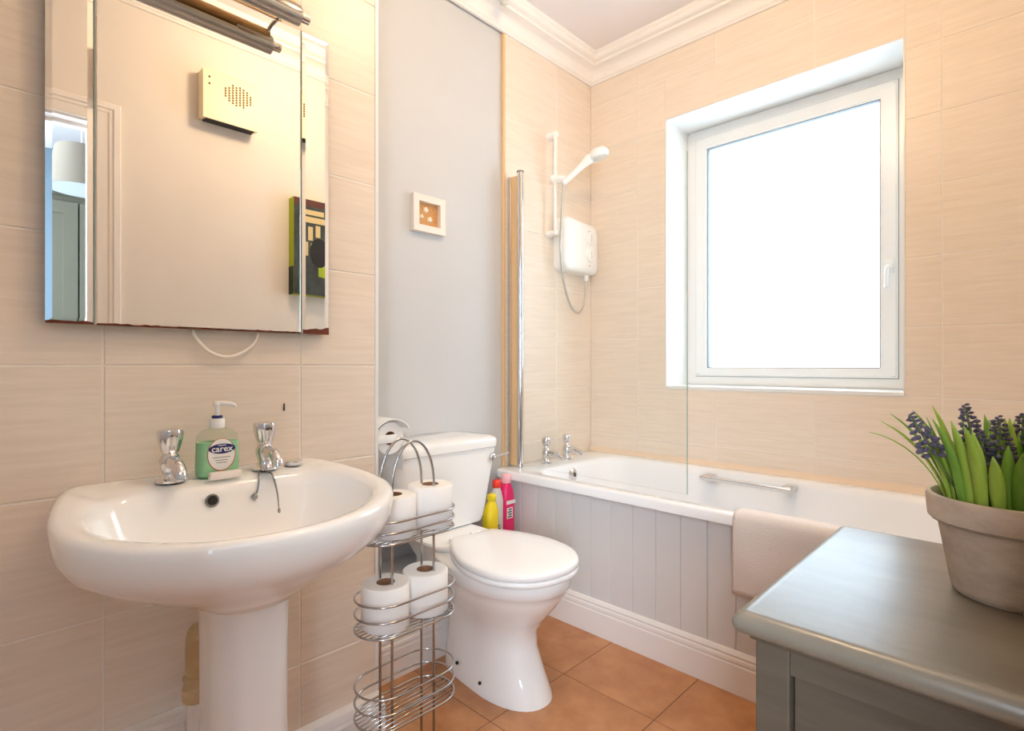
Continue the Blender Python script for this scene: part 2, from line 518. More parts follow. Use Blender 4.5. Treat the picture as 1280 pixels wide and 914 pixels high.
# ------------------------------------------------------------------ window
WC = (-0.818, 2.61, WZ0)
win = thing('window_1', (WC[0], 2.62, WZ0), 'white plastic window with frosted pane set in a deep white reveal', None, kind='structure')
YF = 2.609
bm = B()     # reveal lining
box(bm, WX0 - 0.003, WX0 + 0.002, YW - 0.001, 2.80, WZ0, WZ1)
box(bm, WX1 - 0.002, WX1 + 0.003, YW - 0.001, 2.80, WZ0, WZ1)
box(bm, WX0 - 0.003, WX1 + 0.003, YW - 0.001, 2.80, WZ1 - 0.002, WZ1 + 0.003)
finish('reveal', bm, M_upvc, win)
finish('sill', bx(WX0 - 0.003, WX1 + 0.003, YW - 0.004, 2.66, WZ0 - 0.006, WZ0 + 0.010, bev=0.003), M_upvc, win)
def rectframe(bm, x0, x1, z0, z1, w, y0, y1, wb=None, wt=None):
    wb = w if wb is None else wb; wt = w if wt is None else wt
    outer = [(x0, z0), (x1, z0), (x1, z1), (x0, z1)]
    inner = [(x0 + w, z0 + wb), (x1 - w, z0 + wb), (x1 - w, z1 - wt), (x0 + w, z1 - wt)]
    o0 = [bm.verts.new((x, y0, z)) for x, z in outer]; i0 = [bm.verts.new((x, y0, z)) for x, z in inner]
    o1 = [bm.verts.new((x, y1, z)) for x, z in outer]; i1 = [bm.verts.new((x, y1, z)) for x, z in inner]
    for k in range(4):
        j = (k + 1) % 4
        bm.faces.new((o0[k], o0[j], i0[j], i0[k])); bm.faces.new((o1[k], i1[k], i1[j], o1[j]))
        bm.faces.new((o0[k], o1[k], o1[j], o0[j])); bm.faces.new((i0[k], i0[j], i1[j], i1[k]))
    return bm
fx0, fx1, fz0, fz1 = WX0 + 0.002, WX1 - 0.002, WZ0 + 0.010, WZ1 - 0.002
fr = B(); rectframe(fr, fx0, fx1, fz0, fz1, 0.055, YF, YF + 0.07); 
bmesh.ops.bevel(fr, geom=[e for e in fr.edges if abs(e.verts[0].co.y - YF) < 1e-5 and abs(e.verts[1].co.y - YF) < 1e-5], offset=0.005, segments=2, affect='EDGES')
finish('window_frame', fr, M_upvc, win, smooth=30)
sx0, sx1, sz0, sz1 = fx0 + 0.048, fx1 - 0.048, fz0 + 0.045, fz1 - 0.048
s = B(); rectframe(s, sx0, sx1, sz0, sz1, 0.058, YF - 0.012, YF + 0.05, wb=0.040)
bmesh.ops.bevel(s, geom=[e for e in s.edges if abs(e.verts[0].co.y - YF + 0.012) < 1e-5 and abs(e.verts[1].co.y - YF + 0.012) < 1e-5], offset=0.006, segments=2, affect='EDGES')
gk = B(); rectframe(gk, sx0 - 0.003, sx1 + 0.003, sz0 - 0.003, sz1 + 0.003, 0.0036, YF - 0.0008, YF + 0.01)
finish('sash_gap', gk, mat('sash_gap_grey', (150, 150, 148), 0.7), win)
sash = finish('sash', s, M_upvc, win, smooth=30)
gk = B(); rectframe(gk, sx0 + 0.0575, sx1 - 0.0575, sz0 + 0.0395, sz1 - 0.0575, 0.004, YF - 0.004, YF + 0.02)
finish('gasket', gk, mat('grey_gasket', (120, 128, 136), 0.6), sash)
finish('pane', bx(sx0 + 0.055, sx1 - 0.055, YF + 0.015, YF + 0.019, sz0 + 0.036, sz1 - 0.055), M_frost, sash)
h = B(); hx, hz = sx1 - 0.026, 1.415
box(h, hx - 0.012, hx + 0.012, YF - 0.022, YF - 0.012, hz - 0.03, hz + 0.03, bev=0.004)
hd = finish('handle', h, M_upvc, win, smooth=40)
g = B(); tube(g, smoothpath([(hx, YF - 0.02, hz), (hx, YF - 0.042, hz), (hx - 0.004, YF - 0.048, hz - 0.02), (hx - 0.006, YF - 0.046, hz - 0.085)], 5), 0.008, 10)
lathe(g, [(0.013, -0.010), (0.015, 0), (0.013, 0.010)], (hx, YF - 0.035, hz), 'Y', 14)
finish('lever', g, M_upvc, hd, smooth=60)
finish('lock_button', lathe(B(), [(0.004, 0), (0.004, 0.003)], (hx, YF - 0.048, hz), 'Y', 10), M_steel, hd)

# ------------------------------------------------------------------ door surround and hall (seen in the mirror)
dr = thing('door_1', (XR, (DY0 + DY1) / 2, 0), 'white painted doorway surround seen in the mirror', None, kind='structure')
AW = 0.078
aprof = [(-0.004, 0.0), (-0.004, 0.012), (0.034, 0.014), (0.040, 0.018), (0.050, 0.018), (0.054, 0.023), (0.074, 0.023), (AW, 0.016), (AW, 0.0)]
def acorner(k): return [Vector((XR - t, *((DY0 - o, 0.0), (DY0 - o, DZ + o), (DY1 + o, DZ + o), (DY1 + o, 0.0))[k])) for o, t in aprof]
for k in range(3):
    finish('architrave', ringfaces(B(), [acorner(k), acorner(k + 1)]), M_gloss, dr)
bm = B(); box(bm, XR, XR + 0.12, DY1 - 0.012, DY1 + 0.001, 0, DZ); box(bm, XR, XR + 0.12, DY0 - 0.001, DY0 + 0.012, 0, DZ); box(bm, XR, XR + 0.12, DY0, DY1, DZ - 0.012, DZ + 0.001)
box(bm, XR + 0.05, XR + 0.085, DY1 - 0.024, DY1 - 0.01, 0, DZ - 0.01); box(bm, XR + 0.05, XR + 0.085, DY0, DY1, DZ - 0.026, DZ - 0.01)
finish('door_lining', bm, M_gloss, dr)
HX = 2.6
struct('floor_hall', bx(XR + 0.12, HX, -1.2, 2.0, -0.12, 0.0), M_hallfloor, 'carpeted hall floor beyond the doorway')
struct('ceiling_hall', bx(XR + 0.11, HX, -1.2, 2.0, ZC, ZC + 0.1), M_ceil, 'hall ceiling beyond the doorway')
bm = B(); box(bm, HX, HX + 0.1, -1.3, 2.1, 0, ZC); box(bm, XR + 0.11, HX, 2.0, 2.1, 0, ZC)
for a in ((XR + 0.11, 0.3, -1.3, -1.2, 0, ZC), (1.8, HX, -1.3, -1.2, 0, ZC), (0.3, 1.8, -1.3, -1.2, 0, 0.7), (0.3, 1.8, -1.3, -1.2, 2.3, ZC)): box(bm, *a)  # opening added to let the fill light through
struct('wall_hall', bm, M_hallwall, 'pale blue hall wall beyond the doorway')

# ------------------------------------------------------------------ bath
ZR = 0.564
bath = thing('bathtub', (-0.82, 2.02, 0), 'white acrylic bathtub under the window with chrome taps', 'bathtub')
def bathring(x0, x1, y0, y1, r, z): return rrect((x0 + x1) / 2, (y0 + y1) / 2, (x1 - x0) / 2, (y1 - y0) / 2, r, z, 8)
bx0, bx1, by0, by1 = XL + 0.002, XR - 0.004, 1.649, YW - 0.012
rings = [bathring(bx0, bx1, by0, by1, 0.05, ZR - 0.034),
         bathring(bx0, bx1, by0, by1, 0.05, ZR - 0.008),
         bathring(bx0 + 0.003, bx1 - 0.003, by0 + 0.003, by1 - 0.003, 0.05, ZR - 0.002),
         bathring(bx0 + 0.009, bx1 - 0.009, by0 + 0.009, by1 - 0.009, 0.05, ZR),
         bathring(-1.575, -0.03, by0 + 0.056, by1 - 0.050, 0.11, ZR - 0.001),
         bathring(-1.562, -0.045, by0 + 0.066, by1 - 0.060, 0.11, ZR - 0.008),
         bathring(-1.552, -0.06, by0 + 0.074, by1 - 0.068, 0.11, ZR - 0.03),
         bathring(-1.50, -0.20, by0 + 0.105, by1 - 0.10, 0.12, 0.24),
         bathring(-1.46, -0.27, by0 + 0.135, by1 - 0.13, 0.12, 0.19),
         bathring(-1.40, -0.34, by0 + 0.19, by1 - 0.185, 0.10, 0.172)]
finish('tub', ringfaces(B(), rings, cap0=False), M_acrylic, bath, smooth=50)
def bath_tap(y):
    x = -1.645
    b = B()
    lathe(b, [(0.024, 0), (0.024, 0.006), (0.016, 0.012), (0.013, 0.020), (0.019, 0.034), (0.022, 0.048), (0.017, 0.064), (0.010, 0.072), (0.010, 0.080)], (x, y, ZR), 'Z', 18)
    t = finish('tap', b, M_chrome, bath, smooth=50)
    b = B(); tube(b, smoothpath([(x, y, ZR + 0.045), (x + 0.04, y, ZR + 0.050), (x + 0.075, y, ZR + 0.042), (x + 0.098, y, ZR + 0.030)], 5), [0.016 - 0.0004 * k for k in range(16)], 12)
    finish('spout', b, M_chrome, t, smooth=50)
    b = B(); lathe(b, [(0.008, 0.078), (0.016, 0.084), (0.021, 0.096), (0.022, 0.110), (0.018, 0.120), (0.008, 0.124)], (x, y, ZR), 'Z', 16)
    finish('tap_head', b, M_chrome, t, smooth=50)
bath_tap(1.915); bath_tap(2.07)
b = B(); lathe(b, [(0.030, 0), (0.030, 0.004), (0.024, 0.009), (0.012, 0.012)], (-1.5475, 1.99, ZR - 0.052), (1, 0, 0.17), 20)
ov = finish('overflow', b, M_chrome, bath, smooth=40)
finish('overflow_hole', lathe(B(), [(0.010, 0), (0.010, 0.002)], (-1.536, 1.99, ZR - 0.050), (1, 0, 0.17), 14), M_black, ov)
gh = B(); gy = 2.255; gz = ZR - 0.028
for xx in (-1.02, -0.70):
    box(gh, xx - 0.022, xx + 0.022, gy - 0.02, gy + 0.055, gz - 0.012, gz + 0.012, bev=0.006)
tube(gh, smoothpath([(-1.04, gy - 0.022, gz), (-0.95, gy - 0.034, gz + 0.004), (-0.86, gy - 0.036, gz + 0.005), (-0.77, gy - 0.034, gz + 0.004), (-0.68, gy - 0.022, gz)], 5), 0.010, 12)
tag(finish('grab_handle', gh, M_chrome, bath, smooth=50), 'slim chrome grab handle')
finish('sealant_strip', prism(B(), [(YW - 0.0005, ZR + 0.022), (YW - 0.022, ZR - 0.001), (YW - 0.010, ZR - 0.004), (YW - 0.0005, ZR - 0.004)], 'X', XL + 0.001, XR - 0.001), M_seal, bath)

# bath front panel of grooved planks with its skirting
YP = 1.690
pan = thing('bath_surround', (-0.82, YP, 0), 'white tongue-and-groove panel along the bath front', 'bath surround')
finish('backing', bx(XP + 0.008, XR - 0.002, YP + 0.0075, YP + 0.020, 0.002, ZR - 0.036), M_panel, pan)
pw = 0.0925
xs = [(-0.673 + pw * k) for k in range(-12, 9)]
plank_me = {}
for x in xs:
    a, b_ = max(x, XP + 0.010), min(x + pw - 0.0012, XR - 0.003)
    if b_ - a < 0.02: continue
    key = round(b_ - a, 4)
    if key not in plank_me:
        hw = (b_ - a) / 2; c = 0.002
        poly = [(-hw, 0.0085), (-hw, c), (-hw + c, 0), (hw - c, 0), (hw, c), (hw, 0.0085)]
        bm = prism(B(), poly, 'Z', 0, ZR - 0.040 - 0.11)
        bmesh.ops.recalc_face_normals(bm, faces=bm.faces)
        me = bpy.data.meshes.new('plank'); bm.to_mesh(me); bm.free(); me.materials.append(M_panel); plank_me[key] = me
    o = bpy.data.objects.new('plank', plank_me[key]); col.objects.link(o); o.parent = pan
    o.location = Vector(((a + b_) / 2, YP, 0.11)) - W[pan.name]
YK = 1.6765
sk3 = [(-0.014, 0.0005), (0, 0.0005), (0, 0.088), (-0.003, 0.091), (-0.003, 0.096), (0, 0.099), (-0.001, 0.108), (-0.005, 0.111), (-0.005, 0.115), (-0.002, 0.119), (-0.008, 0.129), (-0.0135, 0.132)]
finish('plinth_skirting', prism(B(), [(YK - d, z) for d, z in sk3], 'X', XP + 0.010, XR - 0.002), M_gloss, pan, smooth=30)

# towel hanging over the bath rim
def towel():
    x0, x1 = -0.662, -0.17
    prof = [(1.742, ZR - 0.055), (1.732, ZR - 0.02), (1.722, ZR + 0.004), (1.700, ZR + 0.009), (1.668, ZR + 0.009), (1.646, ZR + 0.006), (1.640, ZR - 0.010)]
    prof = [Vector((0, *p)) for p in prof]
    z = ZR - 0.04
    while z > 0.335:
        prof.append(Vector((0, 1.641, z))); z -= 0.02
    prof.append(Vector((0, 1.643, 0.328)))
    bm = B(); nx = 40; grid = []
    for j, p in enumerate(prof):
        row = []
        drop = max(0.0, ZR - p.z) if p.y < 1.66 else 0.0
        for i in range(nx + 1):
            u = i / nx
            x = x0 + (x1 - x0) * u + 0.012 * drop * math.sin(u * 5)
            wv = -0.010 * min(1, drop * 6) * (0.5 + 0.5 * math.sin(u * 15 + drop * 16 * (u - .3))) - 0.004 * min(1, drop * 5) * noise.noise((u * 9, drop * 18, 3))
            row.append((x, p.y + wv, p.z + (0.006 * math.sin(u * 9) if drop > 0.2 else 0)))
        grid.append(row)
    V = [[bm.verts.new(q) for q in r] for r in grid]
    for j in range(len(V) - 1):
        for i in range(nx): bm.faces.new((V[j][i], V[j][i + 1], V[j + 1][i + 1], V[j + 1][i]))
    bmesh.ops.recalc_face_normals(bm, faces=bm.faces)
    bmesh.ops.solidify(bm, geom=bm.faces[:], thickness=-0.004)
    return bm
tag(finish('bath_mat', towel(), M_towel, loc=(-0.42, 1.65, 0.33), smooth='all'), 'white towelling bath mat hanging over the bath rim', 'bath mat')

# shower screen
YG = 1.757
scr = thing('shower_screen', (-1.27, YG, ZR), 'clear glass shower screen with chrome hinge post on the bath rim', 'shower screen')
gx0, gx1, gz0, gz1, gr = -1.660, -0.868, ZR + 0.010, 1.872, 0.11
poly = [(gx0, gz0), (gx1, gz0), (gx1, gz1 - gr)] + [(gx1 - gr + gr * math.cos(a), gz1 - gr + gr * math.sin(a)) for a in [PI / 2 * k / 10 for k in range(1, 11)]] + [(gx0, gz1)]
pn = finish('glass_pane', prism(B(), poly, 'Y', YG - 0.003, YG + 0.003), M_screen, scr)
tag(finish('pane_edge', bx(gx1, gx1 + 0.0012, YG - 0.003, YG + 0.003, gz0, gz1 - gr), M_glassedge, scr), 'greenish glass edge')
finish('wall_profile', bx(XL + 0.001, XL + 0.020, YG - 0.012, YG + 0.012, ZR, 1.878, bev=0.003), M_chrome, scr, smooth=30)
b = B(); box(b, XL + 0.020, gx0 - 0.012, YG - 0.006, YG + 0.006, ZR + 0.004, 1.876, bev=0.001)
finish('infill_strip', b, M_goldtrim, scr)
b = B(); lathe(b, [(0.0145, ZR + 0.002 - ZR), (0.0145, 1.886 - ZR), (0.010, 1.889 - ZR)], (gx0 - 0.002, YG, ZR), 'Z', 20)
finish('hinge_post', b, M_chrome, scr, smooth=40)
finish('post_cap', lathe(B(), [(0.017, 0), (0.017, 0.006), (0.012, 0.009)], (gx0 - 0.002, YG, 1.886), 'Z', 18), M_steel, scr, smooth=40)
finish('seal_strip', bx(gx0 + 0.01, gx1, YG - 0.004, YG + 0.004, ZR + 0.0005, ZR + 0.010), M_screen, scr)

# ------------------------------------------------------------------ electric shower
sh = thing('electric_shower', (XL, 2.20, 1.49), 'white box-shaped electric shower unit with two round dials', 'shower unit')
# body in YZ plane facing +X, curved top and bulging front
def unit_ring(s, d):
    y0, y1, z0, z1 = 2.075, 2.355, 1.497, 1.752
    cy, cz = (y0 + y1) / 2, (z0 + z1) / 2
    pts = []
    hy, hz = (y1 - y0) / 2 * s, (z1 - z0) / 2 * s
    for q, (sy, sz) in enumerate(((1, 1), (-1, 1), (-1, -1), (1, -1))):
        for k in range(7):
            a = PI / 2 * q + PI / 2 * k / 6
            r = 0.030
            y = cy + sy * (hy - r) + r * math.cos(a); z = cz + sz * (hz - r) + r * math.sin(a)
            z += -0.10 * (y - cy) * (1 if sz > 0 else 0) * 0.6 + (0.012 * (1 - ((y - cy) / hy) ** 2) if sz > 0 else -0.010 * (1 - ((y - cy) / hy) ** 2))
            pts.append(Vector((XL + d, y, z)))
    return pts
rings = [unit_ring(1.0, 0.0005), unit_ring(1.0, 0.050), unit_ring(0.985, 0.066), unit_ring(0.93, 0.077), unit_ring(0.80, 0.083), unit_ring(0.5, 0.087)]
finish('casing', ringfaces(B(), rings), M_plastic, sh, smooth=50)
for (yy, zz) in ((2.262, 1.672), (2.262, 1.588)):
    d = finish('dial', lathe(B(), [(0.036, 0), (0.034, 0.012), (0.030, 0.016), (0.010, 0.017)], (XL + 0.081, yy, zz), 'X', 26), M_plastic, sh, smooth=30)
    finish('dial_ring', lathe(B(), [(0.037, 0.0), (0.040, 0.0), (0.040, 0.003), (0.037, 0.003)], (XL + 0.0825, yy, zz), 'X', 26, cap0=False, cap1=False), M_greyprint, d)
    finish('pointer', bx(XL + 0.0965, XL + 0.099, yy - 0.003, yy + 0.003, zz - 0.022, zz + 0.022), M_greyplastic, d)
finish('status_light', lathe(B(), [(0.005, 0), (0.005, 0.003)], (XL + 0.082, 2.262, 1.534), 'X', 10), mat('amber_mark', (214, 150, 110), 0.4), sh)
finish('outlet', lathe(B(), [(0.013, 0.0), (0.013, -0.03), (0.010, -0.034)], (XL + 0.035, 2.30, 1.497), 'Z', 14), M_plastic, sh, smooth=40)

rail = thing('shower_rail', (XL, 2.035, 1.66), 'white riser rail holding the hand shower beside the unit', 'shower rail')
RX = XL + 0.045
finish('rail', tube(B(), [(RX, 2.035, 1.655), (RX, 2.035, 2.165)], 0.009, 14), M_plastic, rail, smooth=60)
for zz in (1.668, 2.150):
    b = B(); lathe(b, [(0.019, 0), (0.019, 0.012), (0.014, 0.03), (0.014, 0.046), (0.016, 0.052), (0.012, 0.058)], (XL + 0.0005, 2.035, zz), 'X', 18)
    finish('rail_bracket', b, M_plastic, rail, smooth=50)
b = B(); tube(b, smoothpath([(RX - 0.018, 2.02, 1.934), (RX, 2.035, 1.932), (RX + 0.03, 2.045, 1.925), (RX + 0.05, 2.05, 1.918)], 4), 0.020, 14)
finish('slider', b, M_plastic, rail, smooth=60)
hs = thing('hand_shower', (RX + 0.05, 2.05, 1.90), 'white hand shower head with long handle clipped to the riser rail', 'shower head')
h0, h1 = Vector((RX + 0.040, 2.05, 1.905)), Vector((RX + 0.160, 2.11, 2.018))
b = B(); n_ = 10
tube(b, [h0.lerp(h1, k / n_) for k in range(n_ + 1)], [0.011, 0.013, 0.0135, 0.0135, 0.0135, 0.014, 0.0145, 0.016, 0.020, 0.024, 0.022], 16)
finish('handle', b, M_plastic, hs, smooth=60)
hc = h1 + Vector((0.030, 0.022, 0.008)); ax = Vector((0.30, 0.22, -0.93)).normalized()
b = lathe(B(), [(0.020, -0.032), (0.036, -0.026), (0.047, -0.012), (0.050, 0.002), (0.046, 0.012), (0.020, 0.016)], hc, ax, 24)
finish('shower_head', b, M_plastic, hs, smooth=60)
finish('spray_face', lathe(B(), [(0.038, 0.0), (0.036, 0.004)], hc + ax * 0.0135, ax, 24), M_greyplastic, hs, smooth=30)
hp = [(XL + 0.035, 2.30, 1.470), (XL + 0.037, 2.295, 1.40), (XL + 0.040, 2.262, 1.320), (XL + 0.045, 2.215, 1.290), (XL + 0.050, 2.15, 1.325), (XL + 0.055, 2.085, 1.45), (XL + 0.066, 2.052, 1.60),
      (XL + 0.072, 2.052, 1.75), (XL + 0.080, 2.053, 1.86), (h0.x, h0.y, h0.z)]
hose = tag(finish('shower_hose', tube(B(), smoothpath(hp, 8), 0.0058, 10), mat('silver_hose', (196, 194, 188), 0.3, metal=0.7), loc=(XL + 0.04, 2.2, 1.29), smooth='all'), 'thin silver shower hose looping below the shower unit', 'hose')
bp_ = None

# ------------------------------------------------------------------ basin
BY = 0.376
bs = thing('pedestal_basin', (XS + 0.275, BY, 0), 'white ceramic pedestal basin below the mirror', 'basin')
def outline(half, n=8):
    """half outline control points (dist from wall, dy>=0), mirrored, closed spline"""
    pts = [(d, w) for d, w in half] + [(d, -w) for d, w in reversed(half[1:-1])]
    return [Vector((XS + d, BY + w, 0)) for d, w in pts]
OUT = [(0.004, 0), (0.004, 0.12), (0.004, 0.205), (0.012, 0.236), (0.09, 0.256), (0.18, 0.275), (0.27, 0.282), (0.35, 0.268), (0.42, 0.222), (0.475, 0.150), (0.505, 0.075), (0.515, 0)]
INN = [(0.138, 0), (0.138, 0.07), (0.140, 0.14), (0.150, 0.185), (0.185, 0.218), (0.23, 0.235), (0.285, 0.238), (0.345, 0.224), (0.40, 0.184), (0.445, 0.122), (0.468, 0.06), (0.475, 0)]
def ring_from(ctrl, zf, sub=4):
    r = smoothpath(outline(ctrl), sub, closed=True)
    for v in r: v.x = max(v.x, XS + 0.003); v.z = zf(v.x - XS, v.y - BY)
    return r
def scaled(ctrl, s, cx=0.27, ins=None):
    return [(cx + (d - cx) * s, w * s) for d, w in ctrl]
def mixc(a, b, t): return [(p[0] + (q[0] - p[0]) * t, p[1] + (q[1] - p[1]) * t) for p, q in zip(a, b)]
def zrim(d, y): return 0.790 - 0.030 * min(1, max(0, (d - 0.10) / 0.36)) ** 1.0
PED = [(0.170, 0), (0.171, 0.03), (0.174, 0.055), (0.182, 0.07), (0.205, 0.078), (0.235, 0.081), (0.27, 0.082), (0.305, 0.080), (0.335, 0.070), (0.358, 0.050), (0.368, 0.026), (0.371, 0)]
U = lambda s, dz: ring_from(mixc(OUT, PED, s), lambda d, y: zrim(d, y) * 1 + dz)
rings = [ring_from(PED, lambda d, y: 0.594),
         ring_from(mixc(OUT, PED, 0.86), lambda d, y: 0.611),
         ring_from(mixc(OUT, PED, 0.66), lambda d, y: 0.632),
         ring_from(mixc(OUT, PED, 0.42), lambda d, y: 0.653),
         ring_from(mixc(OUT, PED, 0.22), lambda d, y: 0.675),
         ring_from(mixc(OUT, PED, 0.085), lambda d, y: 0.696 if d > 0.1 else 0.71),
         ring_from(mixc(OUT, PED, 0.02), lambda d, y: 0.720 if d > 0.1 else 0.735),
         ring_from(OUT, lambda d, y: zrim(d, y) - 0.022),
         ring_from(OUT, lambda d, y: zrim(d, y) - 0.008),
         ring_from(mixc(OUT, INN, 0.10), lambda d, y: zrim(d, y) - 0.0015),
         ring_from(mixc(OUT, INN, 0.30), lambda d, y: zrim(d, y) + 0.001),
         ring_from(mixc(OUT, INN, 0.60), lambda d, y: zrim(d, y) - 0.001 - 0.004 * (d < 0.12)),
         ring_from(mixc(OUT, INN, 0.90), lambda d, y: zrim(d, y) - 0.004 - 0.004 * (d < 0.15)),
         ring_from(INN, lambda d, y: zrim(d, y) - 0.012 - 0.002 * (d < 0.15)),
         ring_from(scaled(INN, 0.965, 0.30), lambda d, y: zrim(d, y) - 0.035),
         ring_from(scaled(INN, 0.90, 0.295), lambda d, y: 0.700),
         ring_from(scaled(INN, 0.76, 0.285), lambda d, y: 0.655),
         ring_from(scaled(INN, 0.50, 0.275), lambda d, y: 0.628),
         ring_from(scaled(INN, 0.20, 0.265), lambda d, y: 0.616)]
finish('bowl', ringfaces(B(), rings), M_ceramic, bs, smooth='all')
def pring(s, z, dx=0): return ring_from([(0.27 + (d - 0.27) * s + dx, w * s) for d, w in PED], lambda d, y: z)
ped = [pring(1.10, 0.0), pring(1.08, 0.02), pring(0.92, 0.08), pring(0.84, 0.20), pring(0.81, 0.36), pring(0.815, 0.50), pring(0.83, 0.57), pring(0.86, 0.618)]
finish('pedestal', ringfaces(B(), ped), M_ceramic, bs, smooth=60)
ox = XS + 0.1435; oz = zrim(0.14, 0) - 0.040
b = lathe(B(), [(0.011, -0.002), (0.0135, 0.001), (0.0125, 0.003), (0.010, 0.0025)], (ox + 0.002, BY - 0.02, oz), (1, 0, 0.22), 20)
ovh = finish('overflow_ring', b, M_steel, bs, smooth=40)
finish('overflow_hole', lathe(B(), [(0.0095, 0), (0.0095, 0.001)], (ox + 0.0045, BY - 0.02, oz + 0.0006), (1, 0, 0.22), 18), M_black, ovh)
finish('waste', lathe(B(), [(0.03, 0), (0.03, 0.003), (0.02, 0.003), (0.018, 0.001)], (XS + 0.265, BY, 0.616), 'Z', 20), M_chrome, bs, smooth=40)
def basin_tap(y, name_label):
    x = XS + 0.088; z = 0.7865
    t = B()
    lathe(t, [(0.027, 0), (0.027, 0.004), (0.018, 0.009), (0.014, 0.018), (0.018, 0.032), (0.020, 0.042), (0.016, 0.052), (0.012, 0.058)], (x, y, z), 'Z', 20)
    tp = finish('tap', t, M_chrome, bs, smooth=50)
    s_ = B(); tube(s_, smoothpath([(x, y, z + 0.035), (x + 0.025, y, z + 0.042), (x + 0.052, y, z + 0.038), (x + 0.068, y, z + 0.026), (x + 0.072, y, z + 0.014)], 5), [0.0135 - 0.00012 * k for k in range(21)], 14)
    finish('spout', s_, M_chrome, tp, smooth=60)
    hh = B(); rings = []
    for r, hgt, fl_ in ((0.012, 0.056, 0), (0.016, 0.060, .1), (0.019, 0.070, .10), (0.023, 0.086, .10), (0.0245, 0.099, .07), (0.0225, 0.104, .03), (0.012, 0.106, 0)):
        rings.append([Vector((x + r * (1 - fl_ * (0.5 + 0.5 * math.cos(8 * a))) * math.cos(a), y + r * (1 - fl_ * (0.5 + 0.5 * math.cos(8 * a))) * math.sin(a), z + hgt)) for a in [2 * PI * k / 48 for k in range(48)]])
    finish('tap_head', ringfaces(hh, rings), M_chrome, tp, smooth=45)
    return tp
basin_tap(0.296, ''); basin_tap(0.482, '')
# plug and its chain
pl = thing('basin_plug', (XS + 0.10, 0.545, 0.785), 'small chrome basin plug lying on the basin ledge', 'plug')
finish('plug_disc', lathe(B(), [(0.019, 0), (0.022, 0.006), (0.022, 0.010), (0.016, 0.011)], (XS + 0.085, 0.548, 0.7865), 'Z', 20), M_chrome, pl, smooth=40)
tx = XS + 0.112
b = B(); tube(b, smoothpath([(XS + 0.098, 0.470, 0.789), (XS + 0.120, 0.474, 0.785), (XS + 0.138, 0.480, 0.778), (XS + 0.146, 0.486, 0.74), (XS + 0.152, 0.487, 0.706)], 5), 0.0018, 6)
tube(b, smoothpath([(XS + 0.098, 0.466, 0.789), (XS + 0.125, 0.455, 0.785), (XS + 0.140, 0.450, 0.775), (XS + 0.147, 0.444, 0.752), (XS + 0.149, 0.438, 0.745)], 5), 0.0018, 6)
finish('chain', b, M_steel, pl, smooth=60)
b = B(); lathe(b, [(0.002, -0.007), (0.006, -0.004), (0.0065, 0), (0.005, 0.004), (0.002, 0.007)], (XS + 0.150, 0.437, 0.742), 'Z', 10)
finish('chain_bead', b, M_steel, pl, smooth=60); b = B()
lathe(b, [(0.0015, 0), (0.0038, 0.003), (0.0038, 0.012), (0.0015, 0.014)], (XS + 0.152, 0.487, 0.694), 'Z', 8)
finish('chain_bead', b, M_steel, pl, smooth=60)

# waste pipe by the pedestal
wp = thing('waste_pipe', (-1.292, 0.352, 0), 'aged cream waste pipe bending down beside the pedestal', 'pipe')
px, py = -1.290, 0.353
b = B(); tube(b, smoothpath([(-1.155, 0.372, 0.455), (-1.20, 0.368, 0.462), (-1.245, 0.360, 0.465), (-1.278, py, 0.452), (px, py, 0.415), (px, py, 0.36), (px, py, 0.335)], 6), 0.020, 16)
finish('pipe_elbow', b, M_cream, wp, smooth=60)
b = B(); lathe(b, [(0.022, 0), (0.026, 0.004), (0.026, 0.030), (0.023, 0.034), (0.0235, 0.044), (0.025, 0.046), (0.025, 0.052), (0.021, 0.055)], (px, py, 0.305), 'Z', 18)
finish('compression_nut', b, M_cream, wp, smooth=30)
finish('lower_pipe', tube(B(), [(px, py, 0.001), (px, py, 0.312)], 0.018, 16), M_plastic, wp, smooth=60)

# soap dispenser
sx, sy, sz = XS + 0.088, 0.383, 0.7868
sd = thing('soap_bottle', (sx, sy, sz), 'clear pump bottle of green hand soap between the basin taps', 'soap bottle')
def sring(hx, hy, z, r): return rrect(sx, sy, hx, hy, r, sz + z, 5)
finish('liquid', ringfaces(B(), [sring(.016, .036, .0005, .012), sring(.020, .040, .004, .014), sring(.021, .041, .02, .016), sring(.020, .040, .06, .016), sring(.020, .040, .072, .016)]), M_soap, sd, smooth=50)
finish('bottle_shell', ringfaces(B(), [sring(.0195, .0395, .0725, .016), sring(.019, .039, .085, .016), sring(.015, .032, .095, .014), sring(.011, .018, .100, .011), sring(.010, .012, .104, .010)]), M_clear, sd, smooth=50)
b = lathe(B(), [(.014, .1005), (.0145, .102), (.0145, .119), (.013, .121)], (sx, sy, sz), 'Z', 20)
finish('collar', b, M_plastic, sd, smooth=40)
finish('collar_band', lathe(B(), [(.0105, .1208), (.0105, .126), (.009, .127)], (sx, sy, sz), 'Z', 18), M_navy, sd, smooth=40)
b = B(); lathe(b, [(.0045, .126), (.0045, .146), (.008, .148), (.0085, .154), (.006, .157)], (sx, sy, sz), 'Z', 14)
tube(b, smoothpath([(sx, sy, sz + .152), (sx + .008, sy + .012, sz + .1525), (sx + .016, sy + .026, sz + .150), (sx + .019, sy + .031, sz + .145)], 4), [.0055, .0054, .0052, .005, .0048, .0046, .0044, .0042, .004, .0038, .0036, .0034, .0032], 10)
finish('pump', b, M_plastic, sd, smooth=50)
